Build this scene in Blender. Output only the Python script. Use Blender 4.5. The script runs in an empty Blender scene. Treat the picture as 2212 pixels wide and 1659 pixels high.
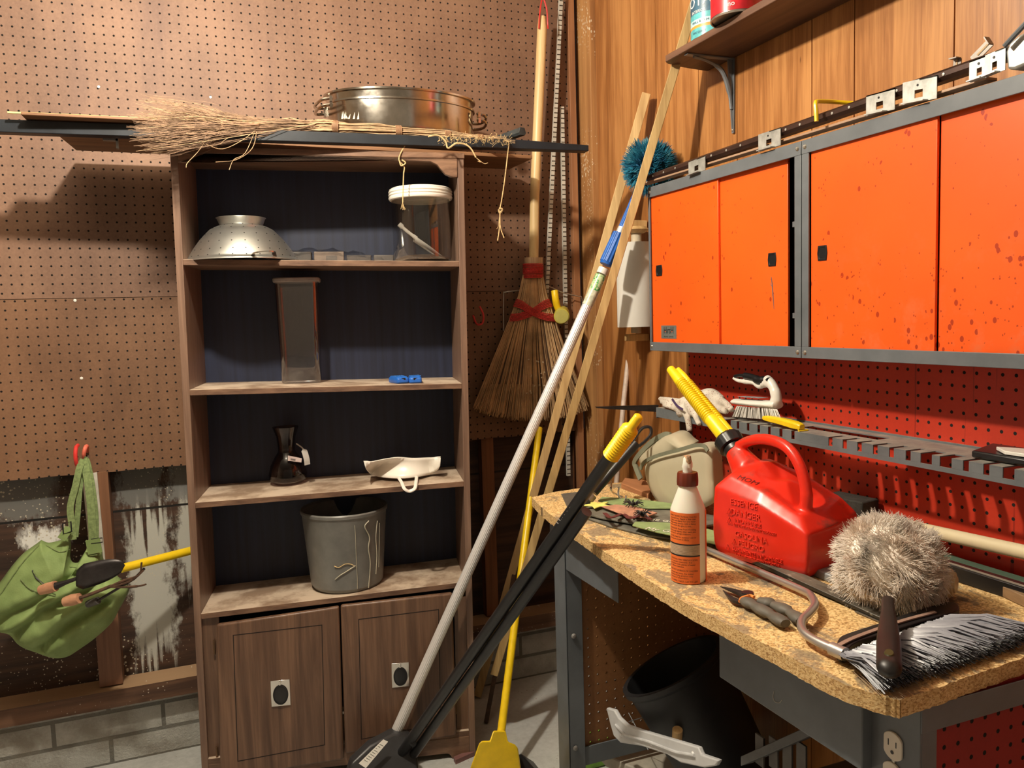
import bpy, bmesh, math, random
from mathutils import Vector, Matrix, Quaternion, noise
random.seed(7)
PI = math.pi
C = bpy.context.scene.collection
SC = bpy.context.scene

# ------------------------------------------------------------------ camera, light, exposure
YAW, PITCH, ROLL, FPX, HC = .3765, -.0823, -.030, 1737.1, 1.32
FW = Vector((math.sin(YAW)*math.cos(PITCH), math.cos(YAW)*math.cos(PITCH), math.sin(PITCH)))
_r = Vector((math.cos(YAW), -math.sin(YAW), 0)); _u = _r.cross(FW)
RT = math.cos(ROLL)*_r + math.sin(ROLL)*_u
UP = -math.sin(ROLL)*_r + math.cos(ROLL)*_u
cd = bpy.data.cameras.new('camera'); cam = bpy.data.objects.new('camera', cd); C.objects.link(cam)
cd.sensor_width = 36; cd.lens = 36*FPX/2212; cd.clip_start = .02; cd.clip_end = 30
M3 = Matrix((RT, UP, -FW)).transposed()
cam.matrix_world = Matrix.Translation((0, 0, HC)) @ M3.to_4x4()
SC.camera = cam
w = bpy.data.worlds.new('world'); SC.world = w; w.use_nodes = True
w.node_tree.nodes['Background'].inputs[0].default_value = (1.0, .93, .84, 1)
w.node_tree.nodes['Background'].inputs[1].default_value = .36
ld = bpy.data.lights.new('ceiling_bulb', 'POINT'); lo = bpy.data.objects.new('ceiling_bulb', ld); C.objects.link(lo)
lo.location = (-.05, 1.50, 2.34); ld.energy = 82; ld.color = (1.0, .90, .74); ld.shadow_soft_size = .035
SC.view_settings.view_transform = 'Standard'; SC.view_settings.look = 'None'
SC.view_settings.exposure = .55; SC.view_settings.gamma = 1; SC.view_settings.use_curve_mapping = False

def ray(px, py): return RT*((px-1106)/FPX) - UP*((py-829.5)/FPX) + FW
def P(px, py, x=None, y=None, z=None):
    """point of the place seen at a photo pixel, on the given plane"""
    d = ray(px, py)
    t = x/d.x if x is not None else (y/d.y if y is not None else (z-HC)/d.z)
    return Vector((0, 0, HC)) + d*t
V = lambda *a: Vector(a)

# ------------------------------------------------------------------ node helpers
class NT:
    def __init__(s, name):
        s.m = bpy.data.materials.new(name); s.m.use_nodes = True; s.t = s.m.node_tree
        s.b = s.t.nodes['Principled BSDF']
    def n(s, ty, **k):
        nd = s.t.nodes.new(ty)
        for a, v in k.items():
            if hasattr(nd, a) and a not in nd.inputs: setattr(nd, a, v)
            else: s.set(nd.inputs[a], v)
        return nd
    def set(s, inp, v):
        if isinstance(v, bpy.types.NodeSocket): s.t.links.new(v, inp)
        elif hasattr(inp.default_value, '__len__') and not isinstance(v, (list, tuple)): inp.default_value = (v, v, v)
        elif hasattr(inp.default_value, '__len__') and len(inp.default_value) == 4 and len(v) == 3: inp.default_value = (*v, 1)
        else: inp.default_value = v
    def M(s, op, a, b=None, c=None):
        nd = s.t.nodes.new('ShaderNodeMath'); nd.operation = op
        for i, v in enumerate((a, b, c)):
            if v is not None: s.set(nd.inputs[i], v)
        return nd.outputs[0]
    def pos(s): 
        g = s.n('ShaderNodeNewGeometry'); return g.outputs['Position']
    def obj(s): return s.n('ShaderNodeTexCoord').outputs['Object']
    def xyz(s, v):
        x = s.n('ShaderNodeSeparateXYZ'); s.set(x.inputs[0], v); return x.outputs
    def mapv(s, v, sc=(1, 1, 1), loc=(0, 0, 0), rot=(0, 0, 0)):
        m = s.n('ShaderNodeMapping'); s.set(m.inputs[0], v); m.inputs['Scale'].default_value = sc
        m.inputs['Location'].default_value = loc; m.inputs['Rotation'].default_value = rot; return m.outputs[0]
    def noise(s, v, scale=5, detail=4, rough=.5, dist=0):
        nd = s.n('ShaderNodeTexNoise'); s.set(nd.inputs['Vector'], v)
        nd.inputs['Scale'].default_value = scale; nd.inputs['Detail'].default_value = detail
        nd.inputs['Roughness'].default_value = rough; nd.inputs['Distortion'].default_value = dist
        return nd.outputs['Fac']
    def vor(s, v, scale=5, feature='F1', out='Distance', rnd=1):
        nd = s.n('ShaderNodeTexVoronoi', feature=feature); s.set(nd.inputs['Vector'], v)
        nd.inputs['Scale'].default_value = scale; nd.inputs['Randomness'].default_value = rnd; return nd.outputs[out]
    def ramp(s, f, stops, interp='LINEAR'):
        nd = s.n('ShaderNodeValToRGB'); s.set(nd.inputs[0], f); cr = nd.color_ramp; cr.interpolation = interp
        while len(cr.elements) < len(stops): cr.elements.new(.5)
        for e, (p, c) in zip(cr.elements, stops):
            e.position = p; e.color = (*c, 1) if hasattr(c, '__len__') else (c, c, c, 1)
        return nd.outputs[0]
    def mix(s, f, a, b, blend='MIX'):
        nd = s.n('ShaderNodeMix', data_type='RGBA', blend_type=blend)
        s.set(nd.inputs[0], f); s.set(nd.inputs[6], a); s.set(nd.inputs[7], b); return nd.outputs[2]
    def bump(s, h, strength=.3, dist=.002):
        nd = s.n('ShaderNodeBump'); s.set(nd.inputs['Height'], h)
        nd.inputs['Strength'].default_value = strength; nd.inputs['Distance'].default_value = dist
        s.t.links.new(nd.outputs[0], s.b.inputs['Normal'])
    def base(s, c, rough=.5, metal=0, **k):
        s.set(s.b.inputs['Base Color'], c); s.set(s.b.inputs['Roughness'], rough); s.b.inputs['Metallic'].default_value = metal
        for a, v in k.items(): s.set(s.b.inputs[a.replace('_', ' ')], v)
        return s.m

def plain(name, c, rough=.5, metal=0, var=.12, scale=30, bump=0, **k):
    """plain paint or plastic with a little uneven colour"""
    t = NT(name); v = t.obj()
    f = t.noise(v, scale, 5, .6)
    d = tuple(x*(1-var*2) for x in c); l = tuple(min(1, x*(1+var)) for x in c)
    t.base(t.ramp(f, [(.3, d), (.7, l)]), rough, metal, **k)
    if bump: t.bump(t.noise(v, scale*6, 3), bump)
    return t.m

def wood(name, c1, c2, axis=2, scale=1.0, rough=.55, bump=.12, world=False, ring=1.0):
    """grain running along an axis"""
    t = NT(name); v = t.pos() if world else t.obj()
    sc = [38*scale]*3; sc[axis] = 1.6*scale
    g = t.noise(t.mapv(v, tuple(sc)), 1.0, 6, .65, .6)
    sc2 = [9*scale]*3; sc2[axis] = .7*scale
    g2 = t.noise(t.mapv(v, tuple(sc2)), 1.0, 3, .5, 1.2*ring)
    f = t.M('ADD', t.M('MULTIPLY', g, .62), t.M('MULTIPLY', g2, .42))
    t.base(t.ramp(f, [(.36, c1), (.52, tuple((a+b)/2 for a, b in zip(c1, c2))), (.66, c2)]), rough)
    if bump: t.bump(g, bump)
    return t.m

def soft(t, k=.45):
    """let some light through fine fibres"""
    tl = t.n('ShaderNodeBsdfTranslucent'); c = t.b.inputs['Base Color'].links[0].from_socket; t.set(tl.inputs[0], c); ms = t.n('ShaderNodeMixShader'); ms.inputs[0].default_value = k
    t.t.links.new(t.b.outputs[0], ms.inputs[1]); t.t.links.new(tl.outputs[0], ms.inputs[2]); t.t.links.new(ms.outputs[0], t.t.nodes['Material Output'].inputs[0])
S1 = .0254
def hole_mask(t, a, b, oa, ob, r=.0029):
    fa = t.M('SUBTRACT', t.M('FRACT', t.M('ADD', t.M('DIVIDE', t.M('SUBTRACT', a, oa), S1), 200.5)), .5)
    fb = t.M('SUBTRACT', t.M('FRACT', t.M('ADD', t.M('DIVIDE', t.M('SUBTRACT', b, ob), S1), 200.5)), .5)
    d = t.M('SQRT', t.M('ADD', t.M('MULTIPLY', fa, fa), t.M('MULTIPLY', fb, fb)))
    return t.M('LESS_THAN', d, r/S1)

def pegmat(name, ax, oa, ob, c1, c2, rough=.5, through=False, blot=None, bz=2, r=.0029, drips=None):
    t = NT(name); v = t.pos(); o = t.xyz(v)
    n1 = t.noise(t.mapv(v, (1, 1, .6)), 5, 6, .62); n2 = t.noise(v, 160, 3, .6)
    f = t.M('ADD', t.M('MULTIPLY', n1, .75), t.M('MULTIPLY', n2, .25))
    col = t.ramp(f, [(.34, c1), (.64, c2)])
    if blot:
        bn = t.noise(t.mapv(v, (6, 6, 1.2), (3.3, 0, 0)), 1, 5, .6)
        col = t.mix(t.ramp(bn, [(.58, 0.), (.68, .35)]), col, blot)
    if drips:
        dn = t.noise(t.mapv(v, (90, 90, 2.2)), 1, 2, .4)
        col = t.mix(t.ramp(dn, [(.70, 0.), (.74, .55)]), col, drips)
    h = hole_mask(t, o[ax], o[bz], oa, ob, r)
    if not through:
        t.base(t.mix(h, col, (.006, .004, .003)), t.M('ADD', t.M('MULTIPLY', h, .4), rough))
    else:
        t.base(col, rough)
        tr = t.n('ShaderNodeBsdfTransparent'); ms = t.n('ShaderNodeMixShader')
        t.set(ms.inputs[0], h); t.t.links.new(t.b.outputs[0], ms.inputs[1]); t.t.links.new(tr.outputs[0], ms.inputs[2])
        t.t.links.new(ms.outputs[0], t.t.nodes['Material Output'].inputs[0])
    t.bump(t.M('SUBTRACT', t.M('MULTIPLY', n2, .2), t.M('MULTIPLY', h, 1.)), .5, .002)
    return t.m

# ------------------------------------------------------------------ mesh helpers
class MB:
    def __init__(s): s.bm = bmesh.new(); s.T = Matrix()
    def v(s, p): return s.bm.verts.new(s.T @ Vector(p))
    def face(s, vs):
        try: return s.bm.faces.new(vs)
        except ValueError: return None
    def box(s, a, b, R=None, o=None):
        """box between corners a and b, optionally turned by R about o"""
        x0, y0, z0 = a; x1, y1, z1 = b
        ps = [Vector(p) for p in ((x0,y0,z0),(x1,y0,z0),(x1,y1,z0),(x0,y1,z0),(x0,y0,z1),(x1,y0,z1),(x1,y1,z1),(x0,y1,z1))]
        if R is not None:
            o = Vector(o) if o is not None else Vector(((x0+x1)/2, (y0+y1)/2, (z0+z1)/2))
            ps = [o + R @ (p-o) for p in ps]
        return s.hexa(ps)
    def hexa(s, ps):
        q = [s.v(p) for p in ps]
        for f in ((0,3,2,1),(4,5,6,7),(0,1,5,4),(1,2,6,5),(2,3,7,6),(3,0,4,7)): s.face([q[i] for i in f])
        return s
    def prism(s, pts, ext):
        """closed outline swept along ext"""
        a = [s.v(p) for p in pts]; b = [s.v(Vector(p)+Vector(ext)) for p in pts]; n = len(a)
        s.face(a[::-1]); s.face(b)
        for i in range(n): s.face([a[i], a[(i+1) % n], b[(i+1) % n], b[i]])
        return s
    def loft(s, rings, cap=(True, True), close=True):
        R = [[s.v(p) for p in r] for r in rings]
        for a, b in zip(R, R[1:]):
            n = len(a)
            for i in range(n if close else n-1): s.face([a[i], a[(i+1) % n], b[(i+1) % n], b[i]])
        if cap[0]: s.face(R[0][::-1])
        if cap[1]: s.face(R[-1])
        return s
    def tube(s, pts, r, seg=10, cap=True, closed=False, flat=1.0, updir=None):
        pts = [Vector(p) for p in pts]; n = len(pts)
        rr = r if hasattr(r, '__len__') else [r]*n
        tans = []
        for i in range(n):
            if closed: d = pts[(i+1) % n]-pts[i-1]
            else: d = pts[min(i+1, n-1)]-pts[max(i-1, 0)]
            tans.append(d.normalized() if d.length > 1e-9 else V(0, 0, 1))
        u = Vector(updir) if updir is not None else (V(0, 0, 1) if abs(tans[0].z) < .9 else V(1, 0, 0))
        a = (u - tans[0]*u.dot(tans[0])).normalized(); rings = []
        for i in range(n):
            t = tans[i]
            a = (a - t*a.dot(t)); a = a.normalized() if a.length > 1e-6 else t.orthogonal().normalized()
            b = t.cross(a)
            rings.append([pts[i] + (a*math.cos(k*2*PI/seg)*flat + b*math.sin(k*2*PI/seg))*rr[i] for k in range(seg)])
        if closed: rings.append(rings[0]); 
        if closed:
            R = [[s.v(p) for p in q] for q in rings[:-1]]; R.append(R[0])
            for p, q in zip(R, R[1:]):
                for i in range(seg): s.face([p[i], p[(i+1) % seg], q[(i+1) % seg], q[i]])
            return s
        return s.loft(rings, (cap, cap))
    def lathe(s, prof, o=(0, 0, 0), ax=(0, 0, 1), seg=32, sx=1, sy=1, cap=(False, False), xdir=None, fn=None):
        """profile of (radius, height) turned about an axis"""
        o = Vector(o); ax = Vector(ax).normalized()
        a = Vector(xdir) if xdir is not None else (V(1, 0, 0) if abs(ax.x) < .9 else V(0, 1, 0))
        a = (a-ax*a.dot(ax)).normalized(); b = ax.cross(a)
        rings = []
        for r, h in prof:
            ring = []
            for k in range(seg):
                th = 2*PI*k/seg; q = fn(th, h) if fn else 1
                ring.append(o+ax*h+(a*math.cos(th)*sx+b*math.sin(th)*sy)*max(r, 1e-5)*q)
            rings.append(ring)
        return s.loft(rings, cap)
    def ribbon(s, pts, wd, th=.001, nrm=(0, 0, 1)):
        """flat strap along points"""
        pts = [Vector(p) for p in pts]; n = len(pts); rings = []
        for i in range(n):
            t = (pts[min(i+1, n-1)]-pts[max(i-1, 0)]).normalized(); nn = Vector(nrm[i]) if hasattr(nrm[0], '__len__') else Vector(nrm)
            sd = t.cross(nn).normalized(); up = sd.cross(t).normalized()
            ww = wd[i] if hasattr(wd, '__len__') else wd
            rings.append([pts[i]+sd*ww/2+up*th/2, pts[i]-sd*ww/2+up*th/2, pts[i]-sd*ww/2-up*th/2, pts[i]+sd*ww/2-up*th/2])
        return s.loft(rings)
    def add(s, me, M):
        off = len(s.bm.verts); vs = [s.v(M @ v.co) for v in me.vertices]
        for p in me.polygons: s.face([vs[i] for i in p.vertices])
        return s
    def build(s, name, m, parent=None, smooth=True, bevel=0, ang=.6, sub=0, seg=2, wt=None):
        bmesh.ops.recalc_face_normals(s.bm, faces=s.bm.faces)
        me = bpy.data.meshes.new(name); s.bm.to_mesh(me); s.bm.free()
        me.materials.append(m)
        o = bpy.data.objects.new(name, me); C.objects.link(o)
        if parent is not None:
            root = parent
            while root.parent: root = root.parent
            me.transform(Matrix.Translation(-root.location)); o.parent = parent
        else:
            bb = [v.co for v in me.vertices]
            if bb:
                c = V((min(v.x for v in bb)+max(v.x for v in bb))/2, (min(v.y for v in bb)+max(v.y for v in bb))/2, min(v.z for v in bb))
                me.transform(Matrix.Translation(-c)); o.location = c
        if bevel:
            md = o.modifiers.new('b', 'BEVEL'); md.width = bevel; md.segments = seg; md.limit_method = 'ANGLE'; md.angle_limit = .6
        if sub:
            md = o.modifiers.new('s', 'SUBSURF'); md.levels = sub; md.render_levels = sub
        if smooth:
            me.polygons.foreach_set('use_smooth', [True]*len(me.polygons))
            if not sub: me.set_sharp_from_angle(angle=ang)
        return o

def thing(name, label, cat, loc, group=None):
    o = bpy.data.objects.new(name, None); C.objects.link(o); o.empty_display_size = .05
    o.location = loc; return tag(o, label, cat, group)
def tag(o, label, cat, group=None, kind=None):
    o['label'] = label; o['category'] = cat
    if group: o['group'] = group
    if kind: o['kind'] = kind
    return o
def struct(name, mb, m, smooth=False, **k):
    o = mb.build(name, m, smooth=smooth, **k); o['kind'] = 'structure'; return o
def text_mesh(s, size=.01, ext=.0005, font=None, align='CENTER', spacing=1.0):
    cu = bpy.data.curves.new('t', 'FONT'); cu.body = s; cu.size = size; cu.extrude = ext; cu.align_x = align
    cu.align_y = 'CENTER'; cu.resolution_u = 2; cu.space_character = spacing
    ob = bpy.data.objects.new('t', cu); C.objects.link(ob); bpy.context.view_layer.update()
    me = bpy.data.meshes.new_from_object(ob.evaluated_get(bpy.context.evaluated_depsgraph_get()))
    bpy.data.objects.remove(ob); bpy.data.curves.remove(cu); return me
def frame(o, x, y):
    """matrix with origin o, x along x, y about along y"""
    x = Vector(x).normalized(); y = Vector(y); z = x.cross(y).normalized(); y = z.cross(x)
    return Matrix.Translation(o) @ Matrix((x, y, z)).transposed().to_4x4()
def lerp(a, b, t): return a+(b-a)*t
def smoothpath(pts, n=8):
    """Catmull-Rom through the points"""
    p = [Vector(q) for q in pts]; p = [p[0]*2-p[1]]+p+[p[-1]*2-p[-2]]; out = []
    for i in range(1, len(p)-2):
        for k in range(n):
            t = k/n
            out.append(.5*((2*p[i])+(-p[i-1]+p[i+1])*t+(2*p[i-1]-5*p[i]+4*p[i+1]-p[i+2])*t*t+(-p[i-1]+3*p[i]-3*p[i+1]+p[i+2])*t**3))
    out.append(p[-2]); return out
# ------------------------------------------------------------------ shared materials
m_veneer = wood('veneer', (.062,.030,.018), (.19,.105,.062), 2, 1.6, .42)
m_veneer_h = wood('veneer_h', (.085,.042,.025), (.24,.135,.08), 0, 1.6, .42)
m_metal_grey = plain('grey_enamel', (.125,.14,.155), .38, 0, .10, 12)
m_chrome = plain('chrome', (.72,.70,.66), .16, 1, .05, 20)
m_zinc = plain('zinc', (.60,.60,.57), .38, .9, .15, 40)
m_black = plain('black_plastic', (.012,.012,.013), .35)
m_blackpaint = plain('black_paint', (.014,.018,.024), .4, 0, .2, 20)
m_yellow = plain('yellow_plastic', (.88,.60,.012), .35, 0, .08, 20)
m_white = plain('white_plastic', (.78,.76,.70), .35, 0, .05, 20)
m_pine = wood('pine', (.42,.25,.095), (.70,.48,.22), 2, 1.2, .6)
m_pine_h = wood('pine_h', (.34,.19,.07), (.62,.40,.18), 1, 1.0, .6)
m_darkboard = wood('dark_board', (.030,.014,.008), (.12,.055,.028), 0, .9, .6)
m_twine = plain('twine', (.62,.45,.22), .9, 0, .2, 80)
m_blue = plain('blue_plastic', (.02,.13,.52), .35, 0, .1, 30)
m_steelrod = plain('steel_rod', (.5,.47,.42), .3, .9, .1, 60)

# ------------------------------------------------------------------ the setting
WB, WR = 2.65, 1.36          # back wall face, right wall face
def m_brick():
    t = NT('painted_block'); v = t.pos()
    b = t.n('ShaderNodeTexBrick'); t.set(b.inputs['Vector'], t.mapv(v, (1,1,1), (0,0,.012), (PI/2,0,0)))
    b.inputs['Scale'].default_value = 1; b.inputs['Mortar Size'].default_value = .006
    b.inputs['Brick Width'].default_value = .30; b.inputs['Row Height'].default_value = .082
    b.inputs['Color1'].default_value = (.42,.43,.40,1); b.inputs['Color2'].default_value = (.48,.48,.44,1); b.inputs['Mortar'].default_value = (.17,.17,.15,1)
    n1 = t.noise(v, 7, 6, .7); n2 = t.noise(v, 120, 4, .7)
    c = t.mix(t.ramp(n1, [(.42, 0.), (.62, .55)]), b.outputs[0], (.16,.13,.09))
    t.base(c, .85); t.bump(t.M('ADD', t.M('MULTIPLY', b.outputs['Fac'], -1.5), n2), .9, .006); return t.m
def m_sheath():
    """dark boards with grey and white paint slopped on them"""
    t = NT('painted_sheathing'); v = t.pos(); o = t.xyz(v)
    grain = t.noise(t.mapv(v, (3, 1, 40)), 1, 5, .6)
    col = t.ramp(grain, [(.35, (.020,.010,.006)), (.65, (.075,.036,.020))])
    def win(a, lo, hi, e):  # soft window
        return t.M('MULTIPLY', t.n('ShaderNodeMapRange', **{'Value': a, 'From Min': lo-e, 'From Max': lo+e}).outputs[0],
                   t.n('ShaderNodeMapRange', **{'Value': a, 'From Min': hi+e, 'From Max': hi-e}).outputs[0])
    wob = t.M('MULTIPLY', t.M('SUBTRACT', t.noise(t.mapv(v, (1,1,.5)), 22, 5, .7), .5), .16)
    x = t.M('ADD', o[0], wob); z = t.M('ADD', o[2], t.M('MULTIPLY', wob, 1.2))
    run = t.noise(t.mapv(v, (75, 1, 1.2)), 1, 3, .5)
    def patch(col, x0, x1, z0, z1, c, ex=.012, ez=.02, k=1.0, drip=0):
        zz = t.M('ADD', z, t.M('MULTIPLY', t.M('SUBTRACT', run, .5), drip)) if drip else z
        f = t.M('MULTIPLY', t.M('MULTIPLY', win(x, x0, x1, ex), win(zz, z0, z1, ez)), k)
        return t.mix(f, col, c)
    col = patch(col, -.22, -.105, .30, .74, (.50,.50,.45), .012, .03, .95, .55)
    col = patch(col, -.075, .05, .50, .76, (.50,.50,.45), .012, .03, .85, .3)
    col = patch(col, -.50, -.40, .66, .74, (.78,.78,.74), .012, .015, 1)
    col = patch(col, -.80, -.40, .77, .93, (.17,.17,.16), .02, .01, .8)
    col = patch(col, -.235, -.12, .78, .93, (.17,.17,.16), .01, .01, .85)
    col = patch(col, -.095, .05, .78, .93, (.20,.20,.19), .01, .01, .85)
    left = t.M('LESS_THAN', o[0], .1)
    sp = t.M('LESS_THAN', t.vor(t.mapv(v, (1, .2, 1)), 95), t.M('MULTIPLY', t.M('SUBTRACT', t.noise(v, 6, 3), .33), .75))
    col = t.mix(t.M('MULTIPLY', t.M('MULTIPLY', sp, left), .85), col, (.55,.50,.38))
    seam = t.M('LESS_THAN', t.M('ABSOLUTE', t.M('SUBTRACT', o[2], .765)), .0035)
    col = t.mix(seam, col, (.004,.003,.002))
    t.base(col, .7); t.bump(grain, .3); return t.m
mb = MB(); mb.box((-1.2, WB+.055, -.02), (1.42, WB+.08, 2.6)); wall_back = struct('wall_back', mb, m_sheath())
mb = MB(); mb.box((-1.2, WB, -.02), (1.36, WB+.055, .192)); struct('wall_back_brick', mb, m_brick())
o = bpy.data.objects['wall_back_brick']; o.name = 'wall_foundation'
# pegboard sheets, upper and lower, holes on a one inch grid
pc1, pc2 = (.135,.070,.042), (.235,.130,.080)
mu = pegmat('hardboard_upper', 0, -.3876, .8719+HC, pc1, pc2, .6, blot=(.10,.05,.04))
ml = pegmat('hardboard_lower', 0, -.4851, .088+HC, (.125,.060,.029), (.215,.110,.057), .6, blot=(.10,.05,.03))
zs = P(150, 644, y=WB).z
mb = MB(); mb.box((-1.2, WB-.003, zs), (1.295, WB+.003, 2.6)); struct('wall_pegboard_upper', mb, mu)
mb = MB()
n = 60; top = []; bot = []
pts = [(-1.2, zs-.0015)]+[(1.295, zs-.0015)]
bt = []
for i in range(n+1):
    x = lerp(1.295, -1.2, i/n); bt.append((x, .898+.003*noise.noise(V(x*14, 2, 1))))
mb.prism([(x, WB-.002, z) for x, z in pts+bt], (0, .005, 0)); struct('wall_pegboard_lower', mb, ml)
# white nail heads on the lower sheet
for k, (px, py) in enumerate(((162, 649), (176, 817), (213, 184*1.02), (455, 210))):
    mb = MB(); p = P(px, py, y=WB-.003); mb.lathe([(0, .0016), (.0035, .0012), (.0045, 0)], p, (0,-1,0), 12)
    o = tag(mb.build('nail_head', m_white if k < 2 else m_zinc), ['white painted nail head in the pegboard beside the bookcase at second shelf height',
      'white painted nail head in the pegboard, lower of the two left of the bookcase', 'dull nail head in the upper pegboard above the yellow slat',
      'dull nail head in the upper pegboard above the twig broom'][k], 'nail', 'nail heads in the pegboard')
# framing behind
mw_red = wood('red_brown_stud', (.10,.035,.014), (.30,.12,.045), 2, .9, .6, world=False)
for k, (x0, x1, z0, z1, y0) in enumerate(((-.318,-.255,.25,.90,WB-.012), (.93,.975,.25,.90,WB+.015), (1.305,1.345,.25,.90,WB+.01))):
    mb = MB(); mb.box((x0, y0, z0), (x1, WB+.055, z1)); o = struct('trim_%d' % (k+1), mb, mw_red if k else wood('splashed_stud', (.10,.04,.018), (.24,.11,.055), 2, .9))
mb = MB(); mb.box((-1.2, WB-.04, .192), (1.36, WB+.055, .245))
def m_sill():
    t = NT('sill'); v = t.pos(); g = t.noise(t.mapv(v, (2, 30, 30)), 1, 5, .6)
    c = t.ramp(g, [(.35, (.06,.028,.015)), (.65, (.17,.085,.045))])
    up = t.xyz(t.n('ShaderNodeNewGeometry').outputs['Normal'])[2]
    c = t.mix(t.M('MULTIPLY', t.M('GREATER_THAN', up, .5), .75), c, (.42,.27,.15))
    sp = t.M('LESS_THAN', t.vor(t.mapv(v, (1, .2, 1)), 75), t.M('MULTIPLY', t.M('SUBTRACT', t.noise(v, 8, 3), .40), .7))
    t.base(t.mix(t.M('MULTIPLY', sp, .8), c, (.5,.45,.36)), .7); t.bump(g, .3); return t.m
o = struct('trim_4', mb, m_sill())
# white painted batten behind the hanging bag
mb = MB(); a = P(178, 1025, y=WB-.012); b = P(210, 1020, y=WB-.012); c_ = P(232, 1250, y=WB-.012); d = P(200, 1250, y=WB-.012)
mb.prism([a, b, c_, d], (0, -.01, 0)); struct('trim_5', mb, plain('whitewash', (.55,.52,.45), .7, 0, .25, 14))
# corner strip, trim board and panelled right wall
mb = MB(); mb.box((1.293, WB-.02, .25), (1.318, WB+.003, 2.6)); struct('trim_6', mb, wood('corner_strip', (.22,.09,.04), (.42,.2,.09), 2, 1.0), bevel=.002)
def m_trim():
    t = NT('speckled_trim'); v = t.pos(); g = t.noise(t.mapv(v, (30, 30, 1.5)), 1, 5, .6)
    c = t.ramp(g, [(.35, (.30,.13,.045)), (.65, (.52,.27,.10))])
    sp = t.M('LESS_THAN', t.vor(t.mapv(v, (1, 1, .55)), 120), t.M('MULTIPLY', t.M('SUBTRACT', t.noise(t.mapv(v, (1,1,.5)), 9, 3), .44), 1.4))
    t.base(t.mix(t.M('MULTIPLY', sp, .8), c, (.75,.68,.52)), .5); t.bump(g, .2); return t.m
mb = MB(); mb.box((1.338, 2.557, .0), (1.365, 2.665, 2.6)); struct('trim_7', mb, m_trim(), bevel=.002)
def m_panel():
    t = NT('panelling'); v = t.pos(); o = t.xyz(v)
    g = t.noise(t.mapv(v, (1, 36, 1.5)), 1, 8, .7, 1.0)
    g2 = t.noise(t.mapv(v, (1, 5, .55), (0, 3.1, 0)), 1, 4, .55, 2.4)
    fine = t.noise(t.mapv(v, (1, 170, 7)), 1, 3, .6)
    f = t.M('ADD', t.M('ADD', t.M('MULTIPLY', g, .36), t.M('MULTIPLY', g2, .42)), t.M('MULTIPLY', fine, .22))
    col = t.ramp(f, [(.34, (.17,.060,.016)), (.47, (.34,.135,.038)), (.60, (.52,.24,.078))])
    kn = t.vor(t.mapv(v, (1, 3.2, 1.1), (0, .4, .2)), 2.6)
    col = t.mix(t.ramp(kn, [(.012, .75), (.03, 0.)]), col, (.07,.02,.006))
    t.base(col, .38); t.bump(g, .10); return t.m
GR = [2.557, 2.317, 2.17, 1.95, 1.78, 1.506, 1.378, 1.133, .98, .76, .60, .35, .1, -.2, -.6]
mb = MB()
for a, b in zip(GR, GR[1:]): mb.box((WR, b+.0016, 0), (WR+.01, a-.0016, 2.6))
mb.box((WR+.004, -.6, 0), (WR+.02, 2.67, 2.6)); struct('wall_right', mb, m_panel())
def m_floor():
    t = NT('painted_concrete'); v = t.pos()
    n1 = t.noise(v, 2.2, 6, .6); n2 = t.noise(v, 60, 4, .6)
    c = t.ramp(t.M('ADD', t.M('MULTIPLY', n1, .7), t.M('MULTIPLY', n2, .3)), [(.35, (.34,.345,.33)), (.62, (.55,.56,.54))])
    sp = t.M('LESS_THAN', t.vor(v, 42), t.M('MULTIPLY', t.M('SUBTRACT', t.noise(v, 5, 2), .42), .5))
    t.base(t.mix(t.M('MULTIPLY', sp, .7), c, (.16,.08,.04)), .5); t.bump(n2, .15); return t.m
mb = MB(); mb.box((-2.6, -1.6, -.05), (1.5, 2.75, 0)); struct('floor', mb, m_floor())
mb = MB(); mb.box((-2.6, -1.6, 2.6), (1.5, 2.75, 2.64)); struct('ceiling', mb, plain('ceiling_board', (.55,.50,.43), .8))
mb = MB(); mb.box((-2.64, -1.6, 0), (-2.6, 2.75, 2.6)); struct('wall_left', mb, plain('left_wall', (.42,.32,.22), .8))
mb = MB(); mb.box((-2.6, -1.64, 0), (1.5, -1.6, 2.6)); struct('wall_front', mb, plain('front_wall', (.5,.47,.42), .8))

# ------------------------------------------------------------------ bookcase (its own frame, turned a little from the wall)
def Rm(a, b, c):
    return Matrix.Rotation(a, 4, 'Z') @ Matrix.Rotation(b, 4, 'X') @ Matrix.Rotation(c, 4, 'Y')
BT = Matrix.Translation((-.0461, 2.3804, 0)) @ Rm(-.1955, .0084, .0134)
BTi = BT.inverted()
def bl(px, py, dep=0.):
    """photo pixel on the plane at a depth in the bookcase -> its local point"""
    o = BTi @ V(0, 0, HC); d = BTi.to_3x3() @ ray(px, py); t = (dep-o.y)/d.y; return o+d*t
def bz(px, py, z):
    o = BTi @ V(0, 0, HC); d = BTi.to_3x3() @ ray(px, py); t = (z-o.z)/d.z; return o+d*t
BW, BD, BH, bt_ = .787, .245, 1.784, .019
bk = thing('bookcase', 'tall dark walnut bookcase with black back, four shelves and two doors', 'bookcase', (.33, 2.40, 0))
def B(): 
    m_ = MB(); m_.T = BT.copy(); return m_
m_side = wood('case_side', (.11,.062,.042), (.26,.16,.11), 2, 1.6, .42, world=False)
for x in (0, BW-bt_): B().box((x, 0, 0), (x+bt_, BD, BH)).build('side_panel', m_side, bk, bevel=.0012)
m_back = NT('black_back'); v_ = m_back.obj()
m_back.base(m_back.ramp(m_back.noise(m_back.mapv(v_, (60, 60, 2)), 1, 4, .6), [(.3, (.006,.009,.024)), (.7, (.014,.020,.050))]), .55)
B().box((bt_, BD-.006, .05), (BW-bt_, BD, BH)).build('back_panel', m_back.m, bk)
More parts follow.
